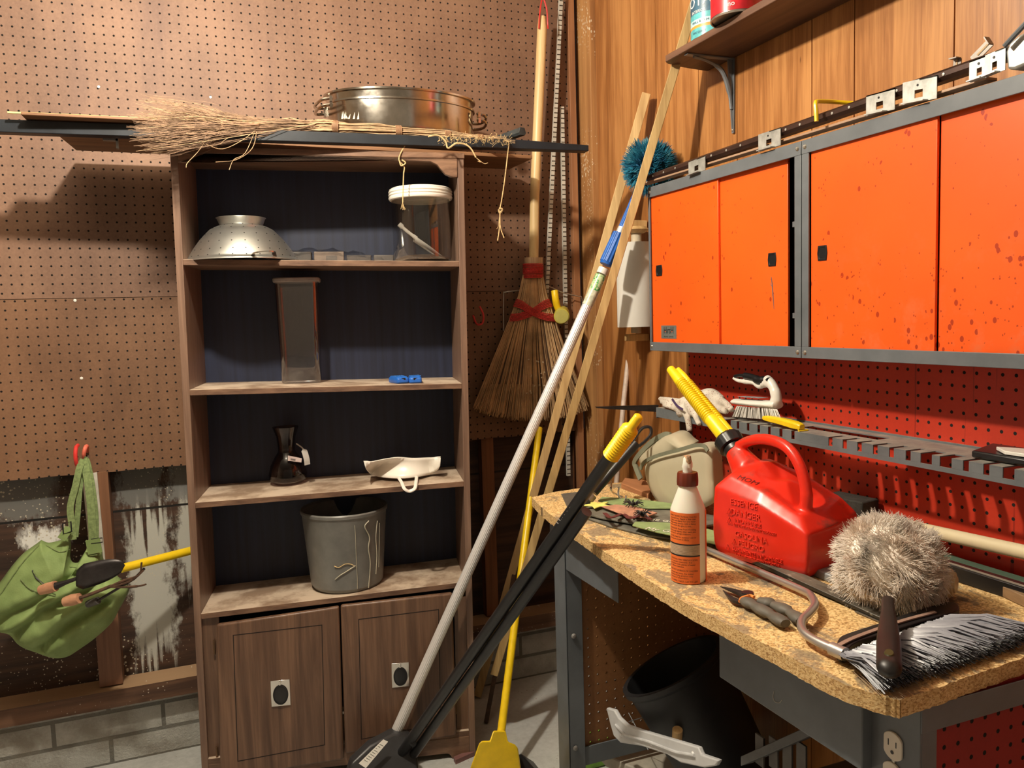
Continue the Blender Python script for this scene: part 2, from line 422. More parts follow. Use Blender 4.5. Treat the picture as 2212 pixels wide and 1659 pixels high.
B().box((-.002, -.004, BH), (BW+.002, BD, BH+.016)).build('top_panel', m_veneer_h, bk, bevel=.0015)
# arched valance
q = [bl(*p) for p in ((389, 351), (402, 352), (416, 346), (430, 338), (448, 332), (470, 330))]
q2 = [bl(*p) for p in ((930, 349), (944, 356), (952, 366), (962, 377), (974, 382), (984, 383))]
pr = [V(bt_, 0, BH)]+[V(bt_, 0, q[0].z)]+[V(a.x, 0, a.z) for a in q]+[V(a.x, 0, a.z) for a in q2]+[V(BW-bt_, 0, q2[-1].z), V(BW-bt_, 0, BH)]
B().prism([p+V(0, -.003, 0) for p in pr], (0, .017, 0)).build('valance', m_veneer_h, bk, bevel=.0015)
def m_shelf():
    t = NT('dusty_shelf'); v = t.obj(); g = t.noise(t.mapv(v, (2.5, 50, 50)), 1, 5, .6)
    c = t.ramp(g, [(.35, (.085,.043,.026)), (.65, (.22,.125,.075))])
    up = t.xyz(t.n('ShaderNodeNewGeometry').outputs['Normal'])[2]
    du = t.noise(v, 9, 5, .65)
    dust = t.ramp(du, [(.40, (.27,.19,.13)), (.58, (.58,.47,.36))])
    t.base(t.mix(t.M('MULTIPLY', t.M('GREATER_THAN', up, .5), .85), c, dust), .6); t.bump(g, .1); return t.m
msh = m_shelf()
SH = []
for (a, b) in (((395, 560), (993, 564)), ((409, 842), (999.5, 828)), ((421, 1086), (1001.7, 1039.5)), ((434, 1326), (995.5, 1257.5))):
    za, zb = bl(*a).z, bl(*b).z; SH.append((za, zb))
    B().hexa([(bt_, 0, za-.016), (BW-bt_, 0, zb-.016), (BW-bt_, BD-.006, zb-.016), (bt_, BD-.006, za-.016),
              (bt_, 0, za), (BW-bt_, 0, zb), (BW-bt_, BD-.006, zb), (bt_, BD-.006, za)]).build('shelf', msh, bk, bevel=.001)
def shz(i, x): return lerp(SH[i][0], SH[i][1], (x-bt_)/(BW-2*bt_))
# cupboard
zb4 = min(SH[3])-.016
B().box((bt_, .012, .045), (bt_+.045, .03, zb4)).build('face_stile', m_veneer, bk)
B().box((BW-bt_-.035, .012, .045), (BW-bt_, .03, zb4)).build('face_stile', m_veneer, bk)
B().box((bt_, .0, .075), (BW-bt_, BD-.01, .092)).build('cupboard_floor', msh, bk)
pr = [(bt_, -.001, .075), (bt_, -.001, 0), (.07, -.001, 0)]
for i in range(9): th = PI*i/8; pr.append((.09-.02*math.cos(th*.5), -.001, .028*math.sin(th*.5)))
for i in range(9): th = PI*i/8; pr.append((BW-.09+.02*math.sin(th*.5), -.001, .028*math.cos(th*.5)))
pr += [(BW-.07, -.001, 0), (BW-bt_, -.001, 0), (BW-bt_, -.001, .075)]
B().prism(pr, (0, .018, 0)).build('base_rail', m_veneer_h, bk, bevel=.001)
def door(c4, g4, plate, lab):
    # corners tl tr br bl
    L = [bl(*p) for p in c4]; G = [bl(*p) for p in g4]
    mbd = B()
    mbd.prism([V(p.x, -.018, p.z) for p in L], (0, .018, 0))
    d = mbd.build('door', m_veneer, bk, bevel=.006, seg=3)
    if lab: d['label'] = lab
    g = B(); gc = [V(p.x, -.0184, p.z) for p in G]
    for a, b in zip(gc, gc[1:]+gc[:1]):
        dd = (b-a).normalized()*.0012; s_ = V(dd.z, 0, -dd.x)
        g.prism([a-dd-s_, b+dd-s_, b+dd+s_, a-dd+s_], (0, .0008, 0))
    g.build('panel_groove', plain('groove', (.012,.006,.004), .8), d)
    Q = [bl(*p) for p in plate]; x0, x1 = Q[0].x, Q[1].x; z1 = (Q[0].z+Q[1].z)/2; z0 = (Q[2].z+Q[3].z)/2
    pl = B().box((x0, -.0215, z0), (x1, -.0185, z1)).build('handle_plate', m_chrome, d, bevel=.0006)
    B().lathe([(0, .001), (.5, .001), (.9, .0006), (1, 0)], ((x0+x1)/2, -.0216, z0+(z1-z0)*.44), (0, -1, 0), 28, (x1-x0)*.37, (z1-z0)*.36, xdir=(1,0,0)).build('handle_recess', m_black, pl)
    B().tube([((x0+x1)/2, -.022, z1-.004), ((x0+x1)/2, -.030, z1-.002), ((x0+x1)/2, -.030, z1-.010)], .0026, 8).build('pull', m_chrome, pl)
    B().tube([V((x0+x1)/2+(x1-x0)*.38*math.cos(a), -.0235, z0+(z1-z0)*.44+(z1-z0)*.37*math.sin(a)) for a in [2*PI*i/28 for i in range(28)]], .0011, 6, closed=True).build('pull_ring', m_black, pl)
    return d
door(((470, 1345), (733, 1306), (743, 1634), (478, 1676)), ((506, 1367), (696, 1345), (702, 1602), (516, 1637)), ((586, 1465), (627, 1460), (628, 1515), (588, 1520)), None)
door(((736, 1304), (976, 1277), (985, 1583), (746, 1622)), ((775, 1333), (946, 1312), (951, 1557), (781, 1590)), ((845, 1428), (882, 1423), (885, 1474), (847, 1480)), None)
for (px, py, x) in ((462, 1400, 0), (468, 1630, 0), (985, 1530, 1)):
    p = bl(px, py); B().tube([(p.x, .006, p.z-.02), (p.x, .006, p.z+.02)], .0035, 8).build('hinge', plain('hinge', (.2,.12,.07), .4, .8), bk)
# ------------------------------------------------------------------ things on top of the bookcase
ZT = 1.822
pl = [P(118, 287, z=ZT), P(165, 325, z=ZT), P(1100, 366, z=ZT), P(1150, 343, z=ZT)]
mb = MB(); mb.prism(pl, (0, 0, .011))
tag(mb.build('plank', wood('plank_brown', (.10,.045,.02), (.30,.15,.07), 0, 1.1), bevel=.001), 'wide brown plank lying across the bookcase top, its end jutting out right', 'plank')
def slat(name, pts, hh, dd, m, lab, cat):
    mb = MB(); a, b = pts; d = (b-a).normalized(); s_ = V(0, 0, 1).cross(d).normalized()
    mb.hexa([a, b, b+s_*dd, a+s_*dd, a+V(0,0,hh), b+V(0,0,hh), b+s_*dd+V(0,0,hh), a+s_*dd+V(0,0,hh)])
    return tag(mb.build(name, m, bevel=.0015), lab, cat)
nb = slat('narrow_board', (P(45, 248, z=1.840), P(560, 272, z=1.840)), .007, .11, wood('plank_brown2', (.10,.045,.02), (.30,.15,.07), 0, 1.1), 'narrow brown board with yellow front edge projecting left above the rail', 'board')
mb = MB(); a, b = P(16, 244, z=1.846), P(560, 268, z=1.846); mb.hexa([a, b, b+V(0,.006,0), a+V(0,.006,0), a+V(0,0,.004), b+V(0,0,.004), b+V(0,.006,.004), a+V(0,.006,.004)]); mb.build('edge_strip', wood('yellow_edge', (.45,.36,.12), (.75,.62,.28), 0, 1.4), nb)['label'] = 'yellow edge strip'
rail = thing('bed_rail', 'long black painted rail lying along the bookcase top, front edge', 'rail', P(640, 300, z=1.8065))
a, b = P(-60, 283, z=1.8065), P(1272, 326, z=1.8065)
mb = MB(); d = (b-a).normalized(); s_ = V(0,0,1).cross(d).normalized()
k = a+(b-a)*.86
mb.prism([a, b, b+V(0,0,.017), k+V(0,0,.026), a+V(0,0,.031)], s_*.035); mb.build('rail', m_blackpaint, rail, bevel=.0015)
mb = MB(); e0 = P(250, 302, z=1.812); mb.box(e0+V(-.03,-.005,-.003), e0+V(.005,.01,.004)); mb.box(e0+V(0,-.005,-.022), e0+V(.006,.01,.004)); mb.build('hanger_clip', m_zinc, rail)
mb = MB(); a, b = P(1129, 292, z=1.845), P(1040, 322, z=1.845)+V(0,.02,0); d = (b-a).normalized(); s_ = V(0,0,1).cross(d).normalized()
mb.prism([a-s_*.008, a-s_*.013+V(0,0,.007), a-s_*.008+V(0,0,.022), a+s_*.008+V(0,0,.022), a+s_*.013+V(0,0,.007), a+s_*.008], b-a)
tag(mb.build('bar_end', plain('worn_black', (.03,.035,.037), .6, 0, .3, 40), bevel=.001), 'short black bar with hexagonal end lying across the long rail', 'bar')
# twig broom
m_twig = plain('twig', (.27,.165,.10), .8, 0, .3, 25)
m_twig2 = plain('twig_pale', (.44,.29,.16), .8, 0, .25, 25)
tb = thing('twig_broom', 'twig besom with frayed brush lying on the bookcase top', 'broom', P(640, 285, y=2.27))
hp = smoothpath([P(1112, 306, y=2.20), P(1000, 295, y=2.22), P(900, 286, y=2.235), P(780, 279, y=2.25), P(700, 274, y=2.265), P(640, 273, y=2.28), P(560, 272, y=2.29)], 6)
mb = MB(); N = len(hp)
for i in range(150):
    a0 = random.uniform(0, 2*PI); rr = math.sqrt(random.random())
    s0 = random.uniform(0, .35); s1 = random.uniform(.7, 1); pts = []
    for k in range(9):
        f = lerp(s0, s1, k/8); q = hp[min(N-1, int(f*(N-1)))]; R0 = lerp(.007, .017, min(1, f*1.3))*(1+.25*math.sin(f*30))
        an = a0+f*1.5; pts.append(q+V(.15*math.cos(an)*R0, math.cos(an)*R0, math.sin(an)*R0)*rr*1.1)
    mb.tube(pts, random.uniform(.0007, .0014), 3)
mb.build('handle', m_twig2, tb)
def brushtwigs(nm, m, n, sd):
    random.seed(sd); mb = MB(); base = hp[-1]; 
    for i in range(n):
        f = random.random(); g = random.random()
        st = hp[int(random.uniform(.72, .95)*(N-1))]+V(0, random.uniform(-.013, .013), random.uniform(-.012, .012))
        px = random.uniform(272, 350)+18*random.random()**2 if random.random() < .62 else random.uniform(300, 520)
        spread = (560-px)/290
        py = 272+random.gauss(0, 1)*30*spread + (random.uniform(-38, 38)*spread)
        py = max(272-74*spread, min(272+80*spread, py)); px += 34*((py-272)/(78*max(.1,spread)))**2*random.random()+(10 if py > 300 else 0)*random.random()
        yy = 2.29+random.uniform(-.12, .05)*spread
        en = P(px, py, y=yy)
        mid = lerp(st, en, .45)+V(0, 0, -.006+.01*random.uniform(-1, 1)+ (en.z-st.z)*-.12)
        m2 = lerp(st, en, .75)+V(random.uniform(-.008,.008), 0, random.uniform(-.014,.014))
        pts = smoothpath([st, mid, m2, en], 3)
        r0 = random.uniform(.0005, .00105); mb.tube(pts, [lerp(r0, .0003, k/(len(pts)-1)) for k in range(len(pts))], 3)
        if random.random() < .5:
            q = lerp(mid, m2, random.random()); e2 = q+V(-random.uniform(.02,.06), random.uniform(-.02,.02), random.uniform(-.02,.02)); mb.tube([q, lerp(q,e2,.5)+V(0,0,.002), e2], [.0006,.0005,.0003], 3)
    return mb.build(nm, m, tb)
b1 = brushtwigs('brush', m_twig, 620, 3); b1['kind'] = 'stuff'; b2 = brushtwigs('loose_twigs', m_twig2, 110, 5); b2['kind'] = 'stuff'
for (x1, y1, x2, y2) in ((500, 300, 470, 322), (520, 290, 468, 352), (525, 300, 496, 366), (455, 316, 420, 325), (420, 330, 402, 352)):
    pass
mb = MB()
for q in (((560,276),(520,305),(480,322),(445,312)), ((556,276),(545,320),(510,345),(466,350)), ((553,278),(530,330),(505,345),(495,367)), ((452,290),(430,325),(405,352),(402,362))):
    mb.tube(smoothpath([P(*p, y=2.25-.02*i) for i, p in enumerate(q)], 5), .0009, 4)
mb.build('stray_twig', m_twig2, tb)
for f in (.95, .62, .40, .24, .12):
    mb = MB(); q = hp[int(f*(N-1))]; d = (hp[int(f*(N-1))+1]-q).normalized(); R0 = lerp(.008, .018, min(1, f*1.3))
    for k in range(5): 
        c = q+d*(.0035*(k-2)); u = d.orthogonal().normalized(); v_ = d.cross(u)
        mb.tube([c+(u*math.cos(a)+v_*math.sin(a))*R0*1.1 for a in [2*PI*i/14 for i in range(14)]], .0018, 5, closed=True)
    mb.build('binding', wood('cane', (.16,.08,.04), (.34,.19,.10), 0, 2), tb)
# twine ends hanging off the broom
def twine(paths, lab):
    mb = MB()
    for q, r0 in paths:
        mb.tube(smoothpath(q, 6), r0, 5)
    return tag(mb.build('twine', m_twine), lab, 'string', 'twine hanging from the bookcase top')
def fray(tip, n, L, sd):
    random.seed(sd); out = []
    for i in range(n):
        e = tip+V(random.uniform(-.35,.35)*L, random.uniform(-.2,.2)*L, -L*random.uniform(.7,1)); out.append(([tip, lerp(tip,e,.5)+V(random.uniform(-.002,.002),0,0), e], .0008))
    return out
y0 = 2.235
q = [P(*p, y=y0) for p in ((876, 313), (866, 330), (862, 346), (873, 360), (872, 375), (871, 400), (870, 438))]
twine([(q, .0016), ([P(868,345,y=y0-.003), P(876,352,y=y0-.004), P(867,358,y=y0-.003), P(863,348,y=y0-.003)], .002)]+fray(q[-1], 6, .022, 2), 'knotted twine end hanging over the valance in front of the jar')
y0 = 2.19
q = [P(*p, y=y0) for p in ((1090, 302), (1099, 308), (1097, 330), (1090, 390), (1084, 430), (1080, 450))]
twine([(q, .0017), ([P(1078,450,y=y0-.003), P(1085,452,y=y0-.004), P(1080,460,y=y0), P(1077,452,y=y0)], .0026)]+[([P(1080,455,y=y0), P(1081,490,y=y0), P(1089,514,y=y0)], .0017), ([P(1080,455,y=y0), P(1079,490,y=y0), P(1075,520,y=y0)], .0018), ([P(1080,455,y=y0), P(1077,485,y=y0), P(1073,495,y=y0)], .0006)], 'long twine with two frayed tails dangling right of the bookcase')
y0 = 2.16
q = [P(*p, y=y0) for p in ((925, 295), (945, 292), (962, 305), (968, 320), (985, 310), (1005, 312), (1018, 322), (1028, 340))]
random.seed(11)
moss = [([P(random.uniform(950, 1105), 306+random.uniform(-6, 9), y=y0+random.uniform(-.01,.03)) for _ in range(2)], .0005) for __ in range(0)]
fz = []
for i in range(260):
    px = random.uniform(948, 1102); c = P(px, 300+(px-948)*.03+random.gauss(0, 5), y=y0+.02); e = c+V(random.uniform(-.008,.008), random.uniform(-.012,.004), random.uniform(-.008,.010)); fz.append(([c, lerp(c,e,.6)+V(0,0,.001), e], .0005))
twine([(q, .0024)]+fz+[([q[-1], P(1045, 353, y=y0), P(1054, 352, y=y0)], .0008), ([q[-1], P(1038, 350, y=y0), P(1032, 348, y=y0)], .0008)], 'fuzzy frayed twine wound over the black rail near the bookcase corner')
# roasting pans
m_steel = NT('stainless'); v_ = m_steel.obj()
m_steel.base(m_steel.ramp(m_steel.noise(v_, 9, 5, .7), [(.3, (.40,.36,.30)), (.7, (.66,.61,.53))]), m_steel.ramp(m_steel.noise(v_, 14, 4, .6), [(.3, .10), (.7, .24)]), 1)
m_steel = m_steel.m
pc = V((P(702, 230, y=2.47).x+P(1023, 240, y=2.47).x)/2, 2.475, 1.851); pa = (P(1023, 240, y=2.47).x-P(702, 230, y=2.47).x)/2; pb = .145
zr = P(850, 186, y=2.475-pb).z; zr2 = P(850, 211, y=2.475-pb).z
def oval(r, th): return r
lb = thing('roasting_pan', 'large oval stainless roasting pan on bookcase top, lower of the nested pair', 'pan', pc)
mb = MB(); prof = [(.0, .0), (.80, .0), (.90, .012), (.955, .04), (.975, zr2-pc.z), (1.0, zr2-pc.z+.001), (1.0, zr2-pc.z+.006), (.965, zr2-pc.z+.006)]
mb.lathe(prof, pc, (0,0,1), 64, pa, pb, xdir=(1,0,-.0)); mb.build('body', m_steel, lb, ang=.9)
def ear(root, z, side, nm='handle'):
    mb = MB(); c = pc+V(side*pa*.985, -.03*(1 if side < 0 else .2), z-pc.z)
    mb.tube(smoothpath([c+V(-side*.006, -.055, .006), c+V(side*.022, -.052, 0), c+V(side*.034, -.02, -.004), c+V(side*.034, .02, -.004), c+V(side*.022, .05, 0), c+V(-side*.012, .055, .006)], 6), .0045, 8); mb.build(nm, m_steelrod if False else m_steel, root)
    for dy in (-.055, .052):
        mb = MB(); mb.box(c+V(-.004, dy-.008, -.006), c+V(.004, dy+.008, .010)); mb.build('handle_lug', m_steel, root)
ear(lb, zr2-.02, -1); ear(lb, zr2-.03, 1)
ub = thing('roasting_pan', 'shallow oval stainless roaster nested inside the lower pan, rim uppermost', 'pan', pc+V(0,0,zr2-pc.z))
mb = MB(); mb.lathe([(.93, -.06), (.955, .004), (.965, zr-zr2-.006), (1.01, zr-zr2-.005), (1.012, zr-zr2), (.975, zr-zr2+.001), (.94, zr-zr2-.008), (.92, -.02), (0, -.03)], pc+V(0,0,zr2-pc.z), (0,0,1), 64, pa, pb); mb.build('body', m_steel, ub, ang=.9)
ear(ub, zr-.035, -1); ear(ub, zr-.045, 1)
mb = MB(); p = P(748, 249, y=2.30)
for i in range(7): 
    a = p+V(random.uniform(-.015,.03), random.uniform(-.01,.01), -.01); mb.prism([a, a+V(.006,.0,.001), a+V(random.uniform(-.004,.01), 0, random.uniform(.012,.022))], (0,.0006,0))
tag(mb.build('dry_leaf', plain('dry_leaf', (.72,.66,.52), .8)), 'small pale dry leaf scraps caught in the twigs before the pan', 'leaf')

# ------------------------------------------------------------------ things on the shelves
def onshelf(i, x, y): return BT @ V(x, y, shz(i, x))
m_alu = NT('dull_aluminium'); v_ = m_alu.obj()
hm = m_alu.vor(m_alu.mapv(v_, (1,1,1)), 30)
m_alu.base(m_alu.ramp(m_alu.noise(v_, 12, 4, .6), [(.3, (.50,.50,.47)), (.7, (.68,.68,.64))]), .34, .92); m_alu = m_alu.m
lx = bl(524, 560, .09).x; c0 = onshelf(0, lx, .105)
col = thing('colander', 'dented aluminium colander turned upside down on top shelf', 'colander', c0)
mb = MB(); DOME = [(1,0),(.985,.06),(.96,.13),(.914,.25),(.86,.37),(.80,.49),(.757,.576),(.68,.70),(.62,.79),(.57,.864),(.50,.92),(.44,.96),(.37,.985)]; Rr = .152; Hh = P(524, 487, y=c0.y).z-c0.z
prof = [(Rr*1.03, 0), (Rr*1.03, .003), (Rr, .006)]+[(Rr*r_, Hh*h_) for r_, h_ in DOME[1:]]+[(.001, Hh)]
mb.lathe(prof, c0, (0,0,1), 56); mb.build('bowl', m_alu, col, ang=1)
def domez(r):
    for (a, b), (c, d) in zip(DOME, DOME[1:]):
        if c <= r <= a: return lerp(b, d, (a-r)/(a-c))
    return .985
mb = MB(); hole = []
for rr, n, zz in ((.40, 14, 0), (.55, 16, 0), (.68, 20, 0), (.80, 22, 0), (.90, 26, 0), (.965, 26, 0)):
    for k in range(n):
        th = 2*PI*(k+.5*(n % 4 > 1))/n; z = Hh*domez(rr)
        n_ = V(math.cos(th)*.8, math.sin(th)*.8, .35+.6*(1-rr)).normalized()
        mb.lathe([(0, .0006), (.0017, .0006), (.0019, 0)], c0+V(math.cos(th)*Rr*rr, math.sin(th)*Rr*rr, z), n_, 8)
mb.build('perforation', plain('perforation', (.02,.018,.015), .8), col)['kind'] = 'stuff'
mb = MB(); mb.lathe([(.058, 0), (.060, .004), (.066, .019), (.0685, .021), (.064, .021), (.057, .006)], c0+V(0,0,Hh-.001), (0,0,1), 40); mb.build('foot_ring', m_alu, col)
mb = MB(); 
h0 = [P(545, 551, y=c0.y-.147), P(552, 546, y=c0.y-.172), P(572, 543, y=c0.y-.178), P(590, 544, y=c0.y-.172), P(594, 553, y=c0.y-.142)]
mb.ribbon(smoothpath(h0, 5), .010, .003, (0,0,1)); mb.build('handle', m_chrome, col)
# plastic bag of papers at the back of the top shelf
t = NT('film'); gl = t.n('ShaderNodeBsdfGlossy', **{'Roughness': .12}); tr = t.n('ShaderNodeBsdfTransparent'); fr = t.n('ShaderNodeLayerWeight', **{'Blend': .35})
ms = t.n('ShaderNodeMixShader'); t.set(ms.inputs[0], t.M('MULTIPLY', fr.outputs['Facing'], .7)); t.t.links.new(tr.outputs[0], ms.inputs[1]); t.t.links.new(gl.outputs[0], ms.inputs[2]); t.t.links.new(ms.outputs[0], t.t.nodes['Material Output'].inputs[0]); m_film = t.m
def clearmat(name, tint=(1,1,1), refl=.35, rough=.04, base=.06):
    t = NT(name); gl = t.n('ShaderNodeBsdfGlossy', **{'Roughness': rough}); tr = t.n('ShaderNodeBsdfTransparent', **{'Color': tint}); fr = t.n('ShaderNodeLayerWeight', **{'Blend': refl})
    ms = t.n('ShaderNodeMixShader'); t.set(ms.inputs[0], t.M('ADD', t.M('MULTIPLY', fr.outputs['Facing'], .6), base)); t.t.links.new(tr.outputs[0], ms.inputs[1]); t.t.links.new(gl.outputs[0], ms.inputs[2]); t.t.links.new(ms.outputs[0], t.t.nodes['Material Output'].inputs[0]); return t.m
m_clear = clearmat('clear_plastic', (.93,.93,.91), .3, .04, .09)
bg = thing('plastic_bag', 'clear plastic bag of flat packages lying behind the colander', 'bag', onshelf(0, .42, .18))
a, b = bl(600, 562, .17), bl(858, 562, .17)
mb = B(); zt = shz(0, .4)
rings = []
for i in range(25):
    f = i/24; x = lerp(a.x, b.x, f); h = .052*math.sin(PI*min(1, .12+f*.95))**.4*(1-.35*f)+.004*math.sin(f*31)
    rings.append([V(x, .15+.004*math.sin(i*1.7), zt+.001), V(x+.003*math.sin(i*2.3), .143+.006*math.sin(i*2.1), zt+h*.55), V(x, .17, zt+h+.003*math.sin(i*3.1)), V(x, .21, zt+h*.9), V(x, .225, zt+.001)])
mb.loft(rings, (True, True)); mb.build('film', m_film, bg)
for k, (f0, f1, cc) in enumerate(((.03, .28, (.05,.043,.038)), (.30, .55, (.16,.12,.095)), (.57, .78, (.06,.05,.045)), (.80, .97, (.08,.068,.06)))):
    mb = B(); x0, x1 = lerp(a.x, b.x, f0), lerp(a.x, b.x, f1); mb.box((x0, .158, zt+.003), (x1, .20, zt+.036-.01*(k > 1))); mb.build('package', plain('package%d' % k, cc, .6), bg, bevel=.003)
mb = B(); x0 = lerp(a.x, b.x, .40); mb.box((x0, .1572, zt+.009), (x0+.032, .1578, zt+.024)); mb.build('package_label', plain('package_label', (.10,.085,.075), .6), bg)
# jar
jx = bl(914, 560, .10).x; j0 = onshelf(0, jx, .105); jr = (P(974, 520, y=j0.y).x-P(853, 520, y=j0.y).x)/2; jh = P(914, 433, y=j0.y).z-j0.z
jar = thing('plastic_jar', 'large clear plastic jar with ribbed white screw lid on top shelf', 'jar', j0)
mb = MB(); mb.lathe([(0, .004), (jr-.012, .004), (jr-.003, .008), (jr, .016), (jr, jh-.008), (jr-.002, jh), (jr-.002, jh+.01)], j0, (0,0,1), 48)
mb.build('jar_body', m_clear, jar)
jt = P(914, 402, y=j0.y-jr*.6).z-j0.z
mb = MB(); lp = [(jr+.001, jh-.002), (jr+.006, jh)]
for k in range(3): z = lerp(jh+.002, jt-.006, k/3); dz = (jt-jh-.008)/3; lp += [(jr+.008, z+dz*.25), (jr+.008, z+dz*.6), (jr+.0055, z+dz*.75), (jr+.0055, z+dz*.95)]
lp += [(jr+.006, jt-.004), (jr-.001, jt), (0, jt)]
mb.lathe(lp, j0, (0,0,1), 48); mb.build('lid', plain('lid_white', (.80,.76,.68), .4, 0, .03, 20), jar, ang=.5)
mb = MB(); mb.lathe([(0, .006), (jr-.006, .006), (jr-.006, .012), (jr*.6, .022), (0, .024)], j0, (0,0,1), 32, fn=lambda th, h: 1+.03*math.sin(th*5))
tag(mb.build('seed_dregs', plain('dregs', (.07,.04,.025), .9, 0, .5, 300, .5)), 'thin layer of brown dregs in the bottom of the clear jar', 'seeds', kind='stuff')
s0 = thing('scoop', 'small clear plastic scoop standing inside the jar', 'scoop', j0+V(0,0,.012))
m_scoop = NT('scoop'); m_scoop.base((.75,.73,.68), .15, 0, Alpha=.55); m_scoop = m_scoop.m
h = [P(862, 484, y=j0.y-.02), P(880, 500, y=j0.y-.02), P(900, 515, y=j0.y-.02)]
mb = MB(); mb.tube(smoothpath(h, 6), [.0075]*3+[.005]*7+[.006]*3, 10); mb.build('handle', m_scoop, s0)
mb = MB(); a = P(897, 512, y=j0.y-.02); b = P(955, 556, y=j0.y-.01); d = (b-a); up = V(.35, 0, .8).normalized()
rr = []
for i in range(7):
    f = i/6; c = a+d*f; w_ = .024*math.sin(PI*(.2+.5*f))
    rr.append([c+V(0, math.cos(t)*w_, 0)+up.normalized()*(-.001-.014*math.sin(t)*(1-f*.6)) for t in [PI*k/8 for k in range(9)]])
mb.loft(rr, (False, False), close=False); mb.build('bowl', m_scoop, s0)
# tall clear canister
kz = bz(668, 813, SH[1][0]-.008); k0 = BT @ V(kz.x, min(kz.y, .165), shz(1, kz.x)); kh = P(665, 606, y=k0.y).z-k0.z; kw = (P(712, 700, y=k0.y).x-P(620, 700, y=k0.y).x)/2
can = thing('canister', 'tall clear square canister with grey lid on second shelf', 'container', k0)
def rrect(c, hx, hy, r, ux=V(.98,-.19,0), uy=V(.19,.98,0), n=5):
    out = []
    for q, (sx, sy) in enumerate(((1,1),(-1,1),(-1,-1),(1,-1))):
        for k in range(n):
            a = PI/2*(q+k/(n-1)); out.append(c+ux*(sx*(hx-r)+r*math.cos(a))+uy*(sy*(hy-r)+r*math.sin(a)))
    return out
ky = .052
mb = MB(); mb.loft([rrect(k0+V(0,0,z), kw*s_, ky*s_, .02) for z, s_ in ((.001,.86),(.006,.90),(kh*.5,.95),(kh-.006,1.0))], (True, False)); mb.build('canister_body', clearmat('clear_acrylic', (.80,.77,.77), .3, .04, .13), can)
mb = MB(); mb.loft([rrect(k0+V(0,0,z), kw*s_, ky*s_, .022) for z, s_ in ((kh-.006,1.03),(kh-.004,1.07),(kh+.004,1.08),(kh+.007,1.04))]); mb.build('lid', plain('lid_grey', (.34,.31,.29), .4), can, ang=.5)
# two blue bag clips
for px, py, an in ((853, 812, .25), (884, 811, -.1)):
    q = bz(px, py, SH[1][1]); c = onshelf(1, q.x, min(.07, max(.02, q.y)))
    ux = V(math.cos(an-.1), math.sin(an-.1), 0); uy = V(-ux.y, ux.x, 0)
    t_ = thing('bag_clip', 'blue plastic clip on the second shelf, %s of the pair' % ('left and tilted' if px < 860 else 'right and straighter'), 'clip', c, 'blue clips on the second shelf')
    mb = MB(); mb.loft([rrect(c+V(0,0,z), .019*s_, .038*s_, .008, ux, uy) for z, s_ in ((0,.93),(.004,1),(.014,.97),(.020,.80))]); mb.build('clip_body', m_blue, t_, bevel=.001)
    mb = MB()
    for k in range(5): o_ = c+ux*(.006*(k-2))+V(0,0,.0195); mb.box(o_+V(-.001,-.02,0), o_+V(.001,.012,.0022))
    mb.build('grip_rib', plain('rib_blue', (.05,.22,.62), .35), t_)
    mb = MB(); mb.box(c+uy*-.036+ux*.0+V(-.006,-.001,.010), c+uy*-.036+V(.006,.004,.016)); mb.build('slot', m_black, t_)
# dark glass carafe
q = bz(634, 1020, shz(2, .2)); g0 = BT @ V(q.x, .17, shz(2, q.x)); gh = P(625, 921, y=g0.y).z-g0.z
cf = thing('glass_carafe', 'dark hourglass carafe at the back of third shelf', 'carafe', g0)
mb = MB(); mb.lathe([(0,.001),(.040,.001),(.053,.012),(.056,.03),(.050,.055),(.036,.082),(.026,.096),(.024,.102),(.028,gh-.03),(.037,gh-.004),(.038,gh),(.036,gh-.004),(.026,gh-.03),(.0225,.102)], g0, (0,0,1), 40); mb.build('glass', clearmat('smoked_glass', (.55,.48,.48), .25, .05, .03), cf)
mb = MB()
for k in range(9):
    pass
lab0 = [P(622, 984, y=g0.y-.052), P(652, 990, y=g0.y-.050), P(651, 999, y=g0.y-.052), P(622, 995, y=g0.y-.054)]
mb.prism(lab0, (0,.0008,0)); lb_ = mb.build('price_sticker', plain('sticker', (.62,.50,.47), .6), cf)
mb = MB(); random.seed(4)
for k in range(12): 
    f = .2+k*.03; a = lerp(lab0[0], lab0[1], f); b = lerp(lab0[3], lab0[2], f); mb.prism([lerp(a,b,.45)+V(0,-.0006,0), lerp(a,b,.45)+V(.0006,-.0006,0), lerp(a,b,.85)+V(.0006,-.0006,0), lerp(a,b,.85)+V(0,-.0006,0)], (0,.0004,0))
mb.build('barcode', m_black, lb_)
mb = MB(); mb.ribbon(smoothpath([P(640, 958, y=g0.y-.03), P(655, 970, y=g0.y-.05), P(662, 990, y=g0.y-.06), P(664, 1004, y=g0.y-.06)], 5), [.004]*6+[.018]*10, .0006, (.3,-1,.2)); mb.build('plastic_tag', m_scoop, cf)
